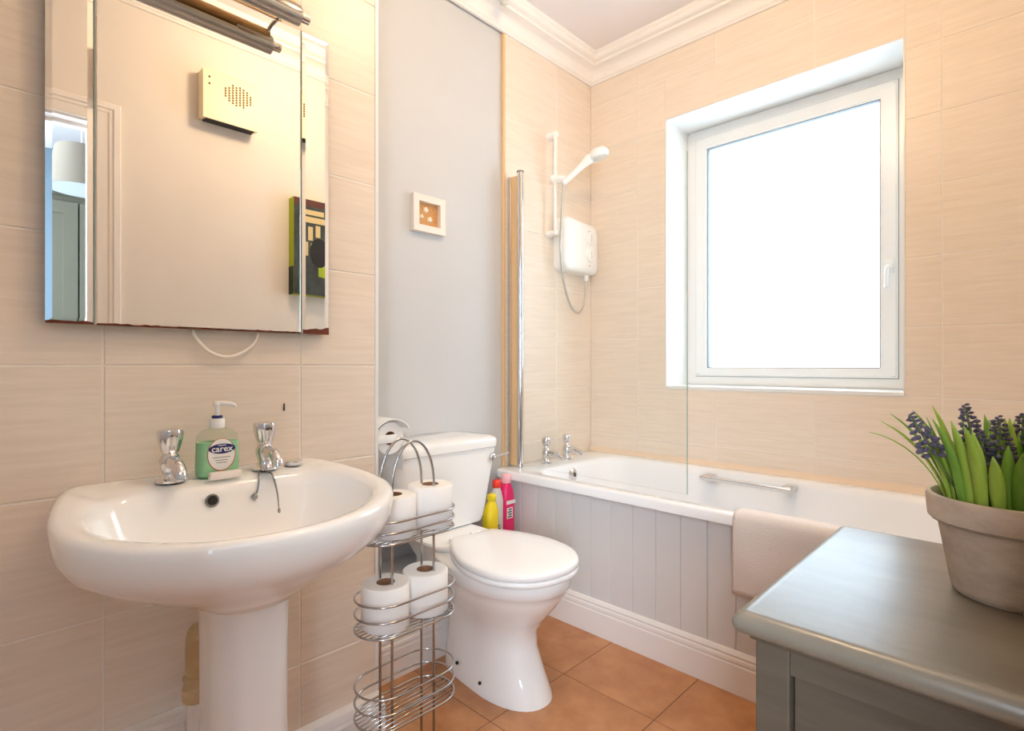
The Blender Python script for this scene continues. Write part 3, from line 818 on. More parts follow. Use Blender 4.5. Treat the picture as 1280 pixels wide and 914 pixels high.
# label on the face looking into the room
def ellipse_plate(cy, cz, a, b_, x0, x1, n=32, top=None):
    bm = B(); pts = []
    for k in range(n):
        t = 2 * PI * k / n
        pts.append((cy + a * math.cos(t), cz + b_ * math.sin(t)))
    return prism(bm, pts, 'X', x0, x1)
fxp = sx + 0.0212
lb = finish('label', ellipse_plate(sy + .002, sz + .046, .026, .033, fxp, fxp + .0004), M_label, sd)
finish('label_border', ellipse_plate(sy + .002, sz + .0455, .0275, .0345, fxp - .0003, fxp + .0001), M_redprint, lb)
finish('logo_oval', ellipse_plate(sy + .003, sz + .058, .026, .0105, fxp + .0004, fxp + .0008), M_navy, lb)
text_mesh('logo_lettering', 'carex', 0.0185, M_label, lb, (fxp + .0009, sy + .003, sz + .0575), (0, 1, 0), (0, 0, 1))
text_mesh('logo_subline', 'cussons', 0.0050, M_label, lb, (fxp + .0009, sy + .003, sz + .0655), (0, 1, 0), (0, 0, 1))
b = B()
for (dz, wd) in ((.040, .017), (.034, .012), (.029, .010)):
    box(b, fxp + .0004, fxp + .0007, sy + .002 - wd, sy + .002 + wd, sz + dz - .0008, sz + dz + .0008)
finish('label_lines', b, M_greyprint, lb)
# bar of soap
b = B(); box(b, sx + .030, sx + .050, sy - .028, sy + .034, .7848, .7998, bev=.0045, seg=3)
tag(finish('soap_bar', b, M_soapbar, loc=(sx + .04, sy, .7848), smooth=40), 'small white bar of soap in front of the soap bottle', 'soap')

# ------------------------------------------------------------------ mirror
XM = XS + 0.024
mz0, mz1 = 1.100, 1.855
mr = thing('wall_mirror', (XS, 0.389, mz0), 'frameless three-panel wall mirror with rusted lower corners over the basin', 'mirror')
def plate(y0, y1, x, bev=0.010):
    bm = B(); rings = []
    for d, i in ((-0.006, 0), (-0.0012, 0), (0, bev)):
        rings.append([(x + d, y0 + i, mz0 + i), (x + d, y1 - i, mz0 + i), (x + d, y1 - i, mz1 - i), (x + d, y0 + i, mz1 - i)])
    return ringfaces(bm, rings)
yA, yB, yC, yD = 0.110, 0.1825, 0.5955, 0.668
finish('mirror_panel', plate(yA, yB - 0.0008, XM), M_mirror, mr)
finish('mirror_panel', plate(yB + 0.0008, yC - 0.0008, XM + 0.0012, 0.0035), M_mirror, mr)
finish('mirror_panel', plate(yC + 0.0008, yD, XM), M_mirror, mr)
finish('panel_gap_edge', bx(XM - 0.005, XM + 0.0014, yC - 0.0008, yC + 0.0008, mz0, mz1), M_mirroredge, mr)
finish('panel_gap_edge', bx(XM - 0.005, XM + 0.0010, yB - 0.0008, yB + 0.0008, mz0, mz1), M_mirroredge, mr)
finish('backing_board', bx(XS + 0.0006, XM - 0.0062, yA + 0.004, yD - 0.004, mz0 + 0.004, mz1 - 0.004), M_dark, mr)
def rust(y0, y1, h0, h1, seed):
    rnd = random.Random(seed); pts = [(y0, mz0 - 0.0005), (y1, mz0 - 0.0005)]
    for k in range(9):
        t = 1 - k / 8
        pts.append((y0 + (y1 - y0) * t, mz0 + h0 + (h1 - h0) * t + rnd.uniform(-.0015, .0015)))
    return prism(B(), pts, 'X', XM - 0.0008, XM + 0.0006)
finish('rust_patch', rust(yA, yB - 0.001, 0.005, 0.005, 1), M_rust, mr)
finish('rust_patch', rust(yC + 0.004, yD, 0.010, 0.016, 2), M_rust, mr)
b = B(); rnd = random.Random(5); pts = []
for k in range(40):
    t = k / 39; pts.append((yB + 0.004 + (yC - yB - 0.02) * t, mz0 + 0.0012 + (rnd.random() ** 3) * 0.0035))
pts += [(yC - 0.016, mz0 - 0.001), (yB + 0.004, mz0 - 0.001)]
finish('worn_edge', prism(b, pts, 'X', XM - 0.002, XM + 0.0016), M_rust, mr)
tag(finish('power_cable', tube(B(), smoothpath([(XS + .010, .357, 1.108), (XS + .011, .357, 1.096), (XS + .012, .365, 1.078), (XS + .012, .389, 1.052), (XS + .012, .420, 1.040), (XS + .012, .452, 1.046), (XS + .012, .482, 1.068), (XS + .011, .494, 1.092), (XS + .010, .495, 1.108)], 6), 0.0038, 10), M_cable, loc=(XS, .42, 1.04), smooth='all'),
    'white cable looping down below the mirror', 'cable')
tag(finish('wall_pin', bx(XS + .0006, XS + .0045, .5602, .5628, .908, .926, bev=.0008), M_dark, loc=(XS, .5615, .917)), 'tiny dark pin sticking out of the tiles below the mirror', 'pin')

# light above the mirror
lx, lz = XM + 0.083, 1.838
ml = thing('mirror_light', (XM, 0.389, 1.80), 'chrome strip light with tan tube above the mirror', 'wall light')
finish('lamp_tube', tube(B(), [(lx - .006, .235, lz + .012), (lx - .006, .543, lz + .012)], .0165, 18), M_tan, ml, smooth=60)
hb = B(); pts = [(lx + .021 * math.cos(a), lz - .004 + .021 * math.sin(a)) for a in [PI + PI * k / 14 for k in range(15)]] + [(lx + .018 * math.cos(a), lz - .003 + .018 * math.sin(a)) for a in [2 * PI - PI * k / 14 for k in range(15)]]
prism(hb, pts, 'Y', .225, .553)
finish('reflector', hb, mat('satin_reflector', (196, 196, 194), .35, metal=1.0), ml, smooth=40)
for y0, y1, y2 in ((.465, .553, .575), (.313, .225, .203)):
    b = lathe(B(), [(.020, 0), (.0215, .002), (.0215, abs(y1 - y0) - .004), (.019, abs(y1 - y0))], (lx, y0, lz - .002), (0, 1 if y1 > y0 else -1, 0), 20)
    ec = finish('end_sleeve', b, M_steel, ml, smooth=40)
    finish('end_cap', lathe(B(), [(.0115, 0), (.0115, abs(y2 - y1)), (.009, abs(y2 - y1) + .002)], (lx, y1, lz - .002), (0, 1 if y1 > y0 else -1, 0), 16), M_chrome, ec, smooth=40)
for yy in (.538, .240):
    b = tube(B(), smoothpath([(lx, yy, lz), (lx - .02, yy, lz + .018), (lx - .045, yy, lz + .024), (XM - .002, yy, lz + .022), (XM - .012, yy, lz + .018), (XS + .002, yy, lz + .018)], 5), .0045, 10)
    finish('support_arm', b, M_chrome, ml, smooth=60)
finish('wall_plate', bx(XS + .0006, XS + .014, .225, .553, 1.862, 1.905, bev=.004), M_goldtrim, ml)

# ------------------------------------------------------------------ toilet
TY = 1.243
to = thing('toilet', (-1.28, TY, 0), 'white close-coupled toilet with closed lid beside the bath', 'toilet')
def dring(xb, xf, hw, z, e=2.0, n=40, xc=None, back=3.2):
    xc = xf - hw * 1.15 if xc is None else xc
    out = []
    for k in range(n):
        a = 2 * PI * k / n
        c_, s_ = math.cos(a), math.sin(a)
        if c_ >= 0: x = xc + (xf - xc) * abs(c_) ** (2 / e)
        else: x = xc - (xc - xb) * abs(c_) ** (2 / back)
        ee = e if c_ >= 0 else back
        v = Vector((x, TY + hw * math.copysign(abs(s_) ** (2 / ee), s_), z)); ra = math.radians(-5.0); dx, dy = v.x + 1.36, v.y - TY
        out.append(Vector((-1.36 + dx * math.cos(ra) - dy * math.sin(ra), TY + dx * math.sin(ra) + dy * math.cos(ra), z)))
    return out
rings = [dring(-1.490, -1.052, 0.112, 0.0, 2.2, xc=-1.25), dring(-1.490, -1.056, 0.111, 0.012, 2.2, xc=-1.25), dring(-1.490, -1.085, 0.100, 0.07, 2.2, xc=-1.26),
         dring(-1.490, -1.115, 0.092, 0.14, 2.1, xc=-1.26), dring(-1.490, -1.118, 0.098, 0.19, 2.1, xc=-1.25), dring(-1.490, -1.085, 0.114, 0.235, 2.05, xc=-1.24),
         dring(-1.495, -1.040, 0.140, 0.285, 2.0, xc=-1.22), dring(-1.50, -1.012, 0.158, 0.325, 2.0, xc=-1.21), dring(-1.50, -1.004, 0.164, 0.345, 2.0, xc=-1.21),
         dring(-1.50, -0.996, 0.169, 0.350, 2.0, xc=-1.21), dring(-1.505, -0.993, 0.171, 0.385, 2.0, xc=-1.21), dring(-1.50, -0.998, 0.167, 0.3915, 2.0, xc=-1.21)]
finish('pan', ringfaces(B(), rings), M_ceramic, to, smooth=60)
# rear platform under the cistern
rr = [rrect(-1.535, TY, .095, .090, .03, z) for z in (0.292, 0.33)] + [rrect(-1.54, TY, .12, .115, .04, .385), rrect(-1.54, TY, .13, .130, .04, .405), rrect(-1.54, TY, .128, .128, .04, .412)]
finish('rear_platform', ringfaces(B(), rr), M_ceramic, to, smooth=50)
LIDH = [(-1.425, 0), (-1.425, .055), (-1.418, .088), (-1.372, .120), (-1.31, .151), (-1.23, .175), (-1.15, .178), (-1.075, .160), (-1.015, .115), (-.985, .06), (-.977, 0)]
TR = math.radians(-7.0)
def twist(v, ang, cx=-1.30, cy=None):
    cy = TY if cy is None else cy
    dx, dy = v.x - cx, v.y - cy
    return Vector((cx + dx * math.cos(ang) - dy * math.sin(ang), cy + dx * math.sin(ang) + dy * math.cos(ang), v.z))
def egg(sc_, z):
    pts = [(x, w) for x, w in LIDH] + [(x, -w) for x, w in reversed(LIDH[1:-1])]
    return [twist(v, TR, -1.2) for v in smoothpath([Vector((-1.2 + (x + 1.2) * sc_, TY - .014 + w * sc_, z)) for x, w in pts], 4, closed=True)]
finish('seat', ringfaces(B(), [egg(.985, .393), egg(1.0, .396), egg(1.0, .406), egg(.988, .4085)]), M_seat, to, smooth=50)
finish('lid', ringfaces(B(), [egg(.985, .4105), egg(1.002, .4135), egg(1.002, .424), egg(.985, .431), egg(.95, .434), egg(.75, .437), egg(.4, .439)]), M_seat, to, smooth=60)
for dy in (-.075, .075):
    b = lathe(B(), [(.012, -.022), (.013, -.018), (.013, .018), (.012, .022)], (-1.440, TY + dy * .62, .414), 'Y', 14)
    finish('hinge', b, M_seat, to, smooth=40)
# cistern
def cring(x1, y0, y1, z, r=.05, bow=.010):
    out = []
    for v in rrect((XP + .004 + x1) / 2, (y0 + y1) / 2, (x1 - XP - .004) / 2, (y1 - y0) / 2, r, z, 6):
        if v.x > (XP + x1) / 2: v.x += bow * (1 - ((v.y - (y0 + y1) / 2) / ((y1 - y0) / 2)) ** 2) - bow * .2
        out.append(v)
    return out
cis = [cring(-1.560, 1.070, 1.430, .413, .05), cring(-1.550, 1.055, 1.446, .418, .05), cring(-1.545, 1.047, 1.454, .44, .05), cring(-1.538, 1.005, 1.508, .692, .05), cring(-1.538, 1.004, 1.496, .700, .05)]
finish('cistern', ringfaces(B(), cis), M_ceramic, to, smooth=50)
clid = [cring(-1.534, 1.000, 1.500, .700, .05), cring(-1.528, .992, 1.508, .703, .05), cring(-1.527, .991, 1.509, .728, .05), cring(-1.530, .995, 1.505, .735, .05), cring(-1.545, 1.015, 1.486, .744, .05), cring(-1.60, 1.08, 1.41, .749, .05)]
cl = finish('cistern_lid', ringfaces(B(), clid), M_ceramic, to, smooth=50)
b = lathe(B(), [(.015, 0), (.015, .008), (.010, .013)], (-1.538, 1.462, .662), 'X', 18)
tube(b, smoothpath([(-1.530, 1.462, .662), (-1.520, 1.466, .662), (-1.513, 1.490, .668), (-1.508, 1.522, .676)], 5), [.0065 - .0001 * k for k in range(16)], 10)
finish('flush_lever', b, M_chrome, to, smooth=50)
for (xx, yy, zz) in ((-1.360, TY - .1045, .046), (-1.236, TY - .1165, .036)):
    finish('fixing_hole', lathe(B(), [(.0055, 0), (.0055, .004)], (xx, yy - .001, zz), (0, -1, .25), 12), M_black, to)
# supply pipe between cistern and boxing
sp = B()
tube(sp, [(-1.655, 1.46, .2905), (-1.655, 1.46, .60)], .0075, 10); tube(sp, [(-1.690, 1.475, .2905), (-1.690, 1.475, .56)], .0075, 10)
tag(finish('supply_pipe', tube(B(), smoothpath([(-1.655, 1.450, .2905), (-1.655, 1.450, .34), (-1.655, 1.445, .38), (-1.65, 1.425, .40), (-1.65, 1.41, .4125)], 5), .008, 10), mat('grey_brown_pipe', (120, 100, 86), .5), loc=(-1.655, 1.462, .2905), smooth='all'),
    'grey-brown supply pipe under the cistern corner', 'pipe')
sp.free()

# ------------------------------------------------------------------ cleaning bottles
def bottle_pink():
    c = (-1.622, 1.6265, .2905)
    t = thing('cleaning_bottle', c, 'bright pink cleaning bottle with pale pink cap against the bath', 'bottle')
    def rg(hx, hy, z, r): return rrect(c[0], c[1], hx, hy, r, c[2] + z, 5)
    finish('body', ringfaces(B(), [rg(.026, .028, .0, .02), rg(.029, .032, .006, .02), rg(.029, .032, .15, .02), rg(.028, .032, .175, .022), rg(.026, .029, .20, .022), rg(.018, .020, .225, .016), rg(.013, .013, .232, .012)]), M_pink, t, smooth=50)
    finish('cap', ringfaces(B(), [rg(.017, .019, .230, .015), rg(.019, .021, .236, .016), rg(.018, .020, .262, .016), rg(.012, .014, .268, .01)]), M_palepink, t, smooth=50)
    f = c[0] + .0292
    lb = finish('label_band', bx(f - .001, f + .0006, c[1] - .026, c[1] + .026, c[2] + .145, c[2] + .160), M_label, t)
    finish('label_mark', bx(f - .001, f + .0006, c[1] - .024, c[1] + .010, c[2] + .085, c[2] + .130, bev=.0005), M_label, t)
    mk = B()
    for k in range(4): box(mk, f, f + .0012, c[1] - .020 + .004 * (k % 2), c[1] + .004, c[2] + .090 + k * .010, c[2] + .095 + k * .010)
    finish('label_print', mk, M_blackprint, t)
bottle_pink()
def bottle_side(c, body, cap, label, capname, hscale=1.0, mark=False):
    t = thing('cleaning_bottle', c, label, 'bottle')
    def rg(hx, hy, z, r, oy=0): return rrect(c[0], c[1] + oy, hx, hy, r, c[2] + z * hscale, 5)
    finish('body', ringfaces(B(), [rg(.024, .028, .0, .018), rg(.027, .030, .006, .02), rg(.027, .030, .12, .02), rg(.024, .030, .16, .018, .003), rg(.018, .020, .195, .014, .006), rg(.011, .012, .212, .010, .008)]), body, t, smooth=50)
    finish('cap', ringfaces(B(), [rg(.014, .016, .210, .012, .008), rg(.0175, .018, .214, .014, .008), rg(.0165, .018, .236, .014, .008), rg(.009, .010, .243, .008, .008)]), cap, t, smooth=50)
    if mark:
        mk = B(); f = c[0] + .0272
        for k in range(5): box(mk, f - .0005, f + .0008, c[1] - .026, c[1] - .004 + .004 * (k % 2), c[2] + .012 + k * .013, c[2] + .019 + k * .013)
        finish('label_print', mk, M_blackprint, t)
bottle_side((-1.622, 1.5635, .2905), M_greyplastic, M_red, 'pale grey cleaning bottle with red cap next to the pink bottle', 'cap', 1.04, True)
bottle_side((-1.588, 1.5015, .2905), M_yellow, M_yellow, 'bright yellow cleaning bottle beside the toilet cistern', 'cap', .86)

# ------------------------------------------------------------------ toilet roll stand and rolls
RXc, RYc = -1.073, 0.740
rk = thing('toilet_roll_rack', (RXc, RYc, 0), 'three-tier chrome wire toilet roll stand between basin and toilet', 'rack')
for xx in (-1.099, -1.049):
    pts = [(xx, .685, .006), (xx, .685, .735)]
    pts += [(xx, RYc + .004 - .059 * math.cos(a), .735 + .108 * math.sin(a)) for a in [PI * k / 18 for k in range(1, 18)]]
    pts += [(xx, .803, .735), (xx, .803, .006)]
    finish('hoop', tube(B(), pts, .0032, 10), M_wire, rk, smooth='all')
def stadium(hx, hy, z, n=14):
    pts = []
    for k in range(n + 1):
        a = PI * k / n; pts.append(Vector((RXc + hx * math.cos(a), RYc + (hy - hx) + hx * math.sin(a), z)))
    for k in range(n + 1):
        a = PI + PI * k / n; pts.append(Vector((RXc + hx * math.cos(a), RYc - (hy - hx) + hx * math.sin(a), z)))
    return pts
for zb in (.627, .422, .221):
    bk = None
    for k in range(3):
        rgo = finish('basket_ring', tube(B(), stadium(.066 + (.001 if k else 0), .126, zb + (.024 if zb > .6 else .035) * k), .0024, 8, closed=True), M_wire, rk, smooth='all')
    b = B()
    for k in range(-4, 5):
        x = .013 * k; L = .126 - .066 + math.sqrt(max(0, .066 ** 2 - x * x))
        tube(b, [(RXc + x, RYc - L, zb - .001), (RXc + x, RYc + L, zb - .001)], .0017, 6)
    finish('basket_floor', b, M_wire, rk, smooth='all')
finish('foot_ring', tube(B(), stadium(.060, .115, .004), .0035, 8, closed=True), M_wire, rk, smooth='all')

def make_roll(loc, label, axis='Z', R=.055, Hh=.098):
    t = thing('toilet_roll', loc, label, 'toilet roll', 'toilet rolls on the wire stand')
    prof = [(.021, .0), (R - .003, 0), (R, .003), (R, Hh - .003), (R - .003, Hh), (.021, Hh)]
    p = B(); lathe(p, prof + [prof[0]], loc, 'Z', 40, cap0=False, cap1=False)
    finish('paper', p, M_paper, t, smooth=45)
    c = B(); lathe(c, [(.0208, .001), (.0208, Hh + .0005), (.0195, Hh + .0005), (.0195, .001), (.0208, .001)], loc, 'Z', 28, cap0=False, cap1=False)
    finish('cardboard_core', c, M_core, t, smooth=45)
make_roll((-1.073, .6835, .4245), 'white toilet roll in the middle basket of the stand, on the basin side')
make_roll((-1.073, .7955, .4245), 'white toilet roll in the middle basket of the stand, on the toilet side')
make_roll((-1.070, .7020, .6295), 'white toilet roll in the top basket of the stand, on the basin side', R=.053, Hh=.092)
make_roll((-1.075, .8120, .6295), 'white toilet roll in the top basket of the stand, on the toilet side')

# wall-mounted roll holder on the end of the basin wall
hl = thing('toilet_roll_holder', (-1.43, YS, .80), 'white toilet roll holder fixed round the corner of the basin wall', 'roll holder')
b = B(); box(b, -1.50, -1.37, YS + .0005, YS + .012, .79, .862, bev=.004)
box(b, -1.378, -1.370, YS + .008, YS + .085, .79, .815, bev=.003); box(b, -1.50, -1.492, YS + .008, YS + .085, .79, .815, bev=.003)
pts = [(YS + .072 + .068 * math.cos(a), .802 + .060 * math.sin(a)) for a in [PI * .16 + PI * .84 * k / 14 for k in range(15)]]
pts += [(YS + .072 + .064 * math.cos(a), .802 + .056 * math.sin(a)) for a in [PI - PI * .84 * k / 14 for k in range(15)]]
prism(b, pts, 'X', -1.500, -1.370)
finish('bracket', b, M_plastic, hl, smooth=40)
finish('spindle', tube(B(), [(-1.492, YS + .072, .802), (-1.378, YS + .072, .802)], .008, 10), M_plastic, hl, smooth=60)
hr = thing('toilet_roll', (-1.435, YS + .072, .802), 'white toilet roll hanging in the wall holder', 'toilet roll')
p = B(); lathe(p, [(.021, -.048), (.048, -.048), (.048, .048), (.021, .048), (.021, -.048)], (-1.435, YS + .072, .802), 'X', 32, cap0=False, cap1=False)
finish('paper', p, M_paper, hr, smooth=45)
p = B(); lathe(p, [(.0208, -.0485), (.0208, .0485), (.019, .0485), (.019, -.0485), (.0208, -.0485)], (-1.435, YS + .072, .802), 'X', 24, cap0=False, cap1=False)
finish('cardboard_core', p, M_core, hr, smooth=45)
finish('paper_tail', bx(-1.482, -1.388, YS + .1195, YS + .1205, .70, .80), M_paper, hr)

# ------------------------------------------------------------------ shell picture on the painted wall
pf = thing('shell_picture', (XP, 1.285, 1.545), 'small pale box frame with three shells on cork', 'picture')
y0, y1, z0, z1 = 1.222, 1.378, 1.546, 1.690
def yzframe(bm, y0, y1, z0, z1, w, x0, x1):
    o_ = [(y0, z0), (y1, z0), (y1, z1), (y0, z1)]; i_ = [(y0 + w, z0 + w), (y1 - w, z0 + w), (y1 - w, z1 - w), (y0 + w, z1 - w)]
    A = [[bm.verts.new((x, *p)) for p in q] for x in (x0, x1) for q in (o_, i_)]
    for k in range(4):
        j = (k + 1) % 4
        bm.faces.new((A[0][k], A[0][j], A[1][j], A[1][k])); bm.faces.new((A[2][k], A[3][k], A[3][j], A[2][j]))
        bm.faces.new((A[0][k], A[2][k], A[2][j], A[0][j])); bm.faces.new((A[1][k], A[1][j], A[3][j], A[3][k]))
    return bm
finish('frame', yzframe(B(), y0, y1, z0, z1, .026, XP + .0008, XP + .026), M_frame, pf)
finish('cork_back', bx(XP + .0008, XP + .006, y0 + .026, y1 - .026, z0 + .026, z1 - .026), M_cork, pf)
for (dy, dz, r) in ((.070, .092, .011), (.050, .062, .009), (.090, .056, .011)):
    b = B(); rings = []
    for k in range(6):
        a = k / 5 * PI / 2
        rings.append([Vector((XP + .006 + .008 * math.sin(a), y0 + dy + r * math.cos(a) * (1 + .22 * math.cos(5 * t)) * math.cos(t), z0 + dz + r * math.cos(a) * (1 + .22 * math.cos(5 * t)) * math.sin(t))) for t in [2 * PI * q / 20 for q in range(20)]])
    finish('shell', ringfaces(b, rings), M_shell, pf, smooth=60)

# ------------------------------------------------------------------ extractor fan and canvas on the door wall (seen in the mirror)
fn = thing('extractor_fan', (XR, .865, 2.13), 'square cream extractor fan high on the wall, seen in the mirror', 'extractor fan')
fy0, fy1, fz_0, fz_1, fd = .752, .985, 2.125, 2.345, .075
finish('casing', prism(B(), [(XR - .0005, fz_0 + .012), (XR - .0005, fz_1), (XR - fd + .008, fz_1), (XR - fd, fz_1 - .01), (XR - fd, fz_0), (XR - fd + .02, fz_0)], 'Y', fy0, fy1), M_fan, fn)
finish('outlet_slot', bx(XR - fd + .006, XR - .02, fy0 + .012, fy1 - .012, fz_0 - .001, fz_0 + .0135), M_black, fn)
gb = B()
for i in range(8):
    for j in range(8):
        yy, zz = fy0 + .092 + i * .0155, fz_1 - .040 - j * .0115 - (.005 if i % 2 else 0)
        if ((i - 3.5) / 4.3) ** 2 + ((j - 3.5) / 4.3) ** 2 > 1: continue
        lathe(gb, [(.0048, 0), (.0048, .0012)], (XR - fd - .0012, yy, zz), 'X', 8)
tag(finish('vent_hole', gb, mat('vent_shadow', (120, 96, 60), .8), fn), kind='stuff')
for zz in (.045, .075):
    finish('screw', lathe(B(), [(.005, 0), (.005, .001)], (XR - fd - .001, fy0 + .025, fz_1 - zz + .01), 'X', 10), M_dark, fn)

cv = thing('canvas_picture', (XR, 1.35, 1.36), 'dark canvas picture with lime edges, seen in the mirror', 'picture')
cy0, cy1, cz0, cz1, ct = 1.165, 1.56, 1.380, 1.868, .058
finish('canvas', bx(XR - ct, XR - .0006, cy0, cy1, cz0, cz1, bev=.002), M_lime, cv)
finish('edge_patch', bx(XR - ct + .001, XR - .001, cy0 - .0008, cy0 + .001, cz0, cz0 + .14), mat('dark_green_ink', (44, 58, 52), .7), cv)
finish('printed_face', bx(XR - ct - .0012, XR - ct + .0005, cy0 + .001, cy1 - .001, cz0 + .001, cz1 - .001), mat('dark_print', (38, 42, 40), .5, var=(74, 84, 80), vscale=(9, 9, 7)), cv)
b = B(); rnd = random.Random(8)
for (p0, p1, q0, q1) in ((.03, .17, .37, .40), (.03, .06, .30, .36), (.075, .10, .28, .35), (.115, .14, .30, .36), (.06, .16, .41, .435), (.05, .075, .20, .27), (.09, .115, .22, .265)):
    box(b, XR - ct - .0018, XR - ct - .001, cy0 + p0, cy0 + p1, cz0 + q0, cz0 + q1)
finish('cream_shapes', b, mat('cream_print', (214, 194, 142), .5), cv)
finish('lime_shape', prism(B(), [(cy0 + .13, cz0 + .10), (cy0 + .19, cz0 + .09), (cy0 + .20, cz0 + .16), (cy0 + .165, cz0 + .19), (cy0 + .13, cz0 + .15)], 'X', XR - ct - .0018, XR - ct - .001), M_lime, cv)
finish('maroon_strip', bx(XR - ct - .0018, XR - ct - .001, cy0 + .002, cy1 - .002, cz1 - .035, cz1 - .002), mat('maroon_print', (92, 48, 40), .5), cv)
finish('black_figure', ellipse_plate(cy0 + .135, cz0 + .22, .05, .075, XR - ct - .0019, XR - ct - .001), M_black, cv)

# ------------------------------------------------------------------ hall things (seen through the mirror)
wd = thing('hall_cupboard', (1.95, .6, 0), 'grey-green panelled cupboard beyond the doorway, seen in the mirror', 'cupboard')
finish('body', bx(1.80, 2.30, .05, 1.50, 0.001, 2.10), M_wardrobe, wd)
for k in range(3):
    a = .055 + k * .48
    dd = finish('door', bx(1.780, 1.7995, a, a + .475, .08, 2.06, bev=.002), M_wardrobe, wd)
    finish('door_panel', yzframe(B(), a + .002, a + .473, .082, 2.058, .075, 1.770, 1.7802), M_wardrobe, dd)
finish('cornice', bx(1.765, 2.30, .04, 1.51, 2.10, 2.14, bev=.006), M_wardrobe, wd)
pdl = thing('pendant_lamp', (1.15, .45, 1.98), 'grey-beige tapered pendant lampshade beyond the doorway, seen in the mirror', 'lamp')
pc = (1.15, .47, 1.985)
finish('lamp_shade', lathe(B(), [(.165, 0), (.115, .23), (.1135, .23), (.1635, 0), (.165, 0)], pc, 'Z', 36, cap0=False, cap1=False), M_shade, pdl, smooth=45)
finish('shade_diffuser', lathe(B(), [(.163, .004), (.161, .008)], pc, 'Z', 36), M_lampwhite, pdl)
finish('flex', tube(B(), [(1.15, .47, 2.15), (1.15, .47, ZC - .001)], .003, 8), M_cable, pdl)
finish('ceiling_rose', lathe(B(), [(.045, 0), (.04, -.02), (.01, -.03)], (1.15, .47, ZC - .0005), 'Z', 18), M_plastic, pdl, smooth=40)

# ------------------------------------------------------------------ side cabinet
cb = thing('side_cabinet', (-.09, .975, 0), 'grey painted wooden cabinet with worn top in front of the bath', 'cabinet')
CX0, CX1, CY0, CY1, CZ = -.270, XR - .004, .743, 1.212, .700
trings = []
for k in range(9):
    a = -PI / 2 + PI * k / 8
    e = .0155 * (1 - math.cos(a)); zz = CZ - .0155 + .0155 * math.sin(a)
    x0_, x1_, y0_, y1_ = CX0 - .018 + e, CX1, .704 + e, 1.245 - e
    trings.append(rrect((x0_ + x1_) / 2, (y0_ + y1_) / 2, (x1_ - x0_) / 2, (y1_ - y0_) / 2, .006, zz, 3))
tp = ringfaces(B(), trings)
finish('cabinet_top', tp, M_cabtop, cb, smooth=45)
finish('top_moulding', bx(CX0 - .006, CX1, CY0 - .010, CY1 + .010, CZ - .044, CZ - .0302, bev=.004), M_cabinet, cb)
for (a, b_) in ((CX0, CX0 + .042), (CX1 - .042, CX1)):
    for (c, d) in ((CY0, CY0 + .042), (CY1 - .042, CY1)):
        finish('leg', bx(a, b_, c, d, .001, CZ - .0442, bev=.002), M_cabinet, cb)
for (c, d) in ((CY0 + .002, CY0 + .022), (CY1 - .022, CY1 - .002)):
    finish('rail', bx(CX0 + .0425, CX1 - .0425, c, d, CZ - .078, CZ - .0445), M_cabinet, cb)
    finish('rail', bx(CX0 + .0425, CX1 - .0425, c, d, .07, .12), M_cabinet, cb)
zb = .1205
while zb < CZ - .08:
    h_ = min(.100, CZ - .0785 - zb)
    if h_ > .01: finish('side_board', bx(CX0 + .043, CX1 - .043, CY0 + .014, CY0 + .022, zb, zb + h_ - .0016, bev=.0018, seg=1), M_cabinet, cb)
    zb += h_
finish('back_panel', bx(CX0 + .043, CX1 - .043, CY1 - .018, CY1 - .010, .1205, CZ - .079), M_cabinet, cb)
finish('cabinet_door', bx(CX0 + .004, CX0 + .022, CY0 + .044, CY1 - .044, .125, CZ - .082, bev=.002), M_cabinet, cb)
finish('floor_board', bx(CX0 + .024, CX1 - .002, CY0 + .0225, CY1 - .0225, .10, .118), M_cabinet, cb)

# ------------------------------------------------------------------ potted plant
pcx, pcy = -.026, 1.012
pp = thing('potted_plant', (pcx, pcy, CZ), 'artificial grape hyacinth in a weathered clay pot on the cabinet', 'plant')
prof = [(.060, 0), (.063, .002), (.066, .012), (.080, .094), (.081, .098), (.088, .100), (.092, .104), (.0945, .133), (.093, .137), (.088, .138), (.084, .134), (.080, .110), (.079, .105)]
pot = finish('pot', lathe(B(), prof, (pcx, pcy, CZ), 'Z', 48), M_pot, pp, smooth=40)
finish('soil', lathe(B(), [(.082, .112), (.05, .117), (.01, .119)], (pcx, pcy, CZ), 'Z', 24), M_soil, pp, smooth=60)
def leaf(bm, base, yaw, lean, length, width, curl):
    n = 9; d = Vector((math.cos(yaw), math.sin(yaw), 0)); side = Vector((-d.y, d.x, 0))
    pts = []; ang = lean * .35; p = Vector(base)
    for k in range(n + 1):
        t = k / n
        w = width * (0.55 + 1.0 * t - 1.55 * t ** 3.2) if t < 1 else 0.0003
        pts.append((p.copy(), max(w, .0004), ang))
        ang += (lean * .9 + curl * t * 2) / n
        p = p + (d * math.sin(ang) + Vector((0, 0, 1)) * math.cos(ang)) * length / n
    L, C, R = [], [], []
    for p, w, a in pts:
        nrm = d * math.cos(a) - Vector((0, 0, 1)) * math.sin(a)
        L.append(bm.verts.new(p + side * w / 2 - nrm * w * .12)); C.append(bm.verts.new(p + nrm * w * .12)); R.append(bm.verts.new(p - side * w / 2 - nrm * w * .12))
    for k in range(n):
        bm.faces.new((L[k], C[k], C[k + 1], L[k + 1])); bm.faces.new((C[k], R[k], R[k + 1], C[k + 1]))
    bmesh.ops.recalc_face_normals(bm, faces=bm.faces)
    bmesh.ops.solidify(bm, geom=bm.faces[:], thickness=.0007)
    return bm
rnd = random.Random(21)
def tocam(a): return a
WEST = math.radians(180 + 0)
leaves = []
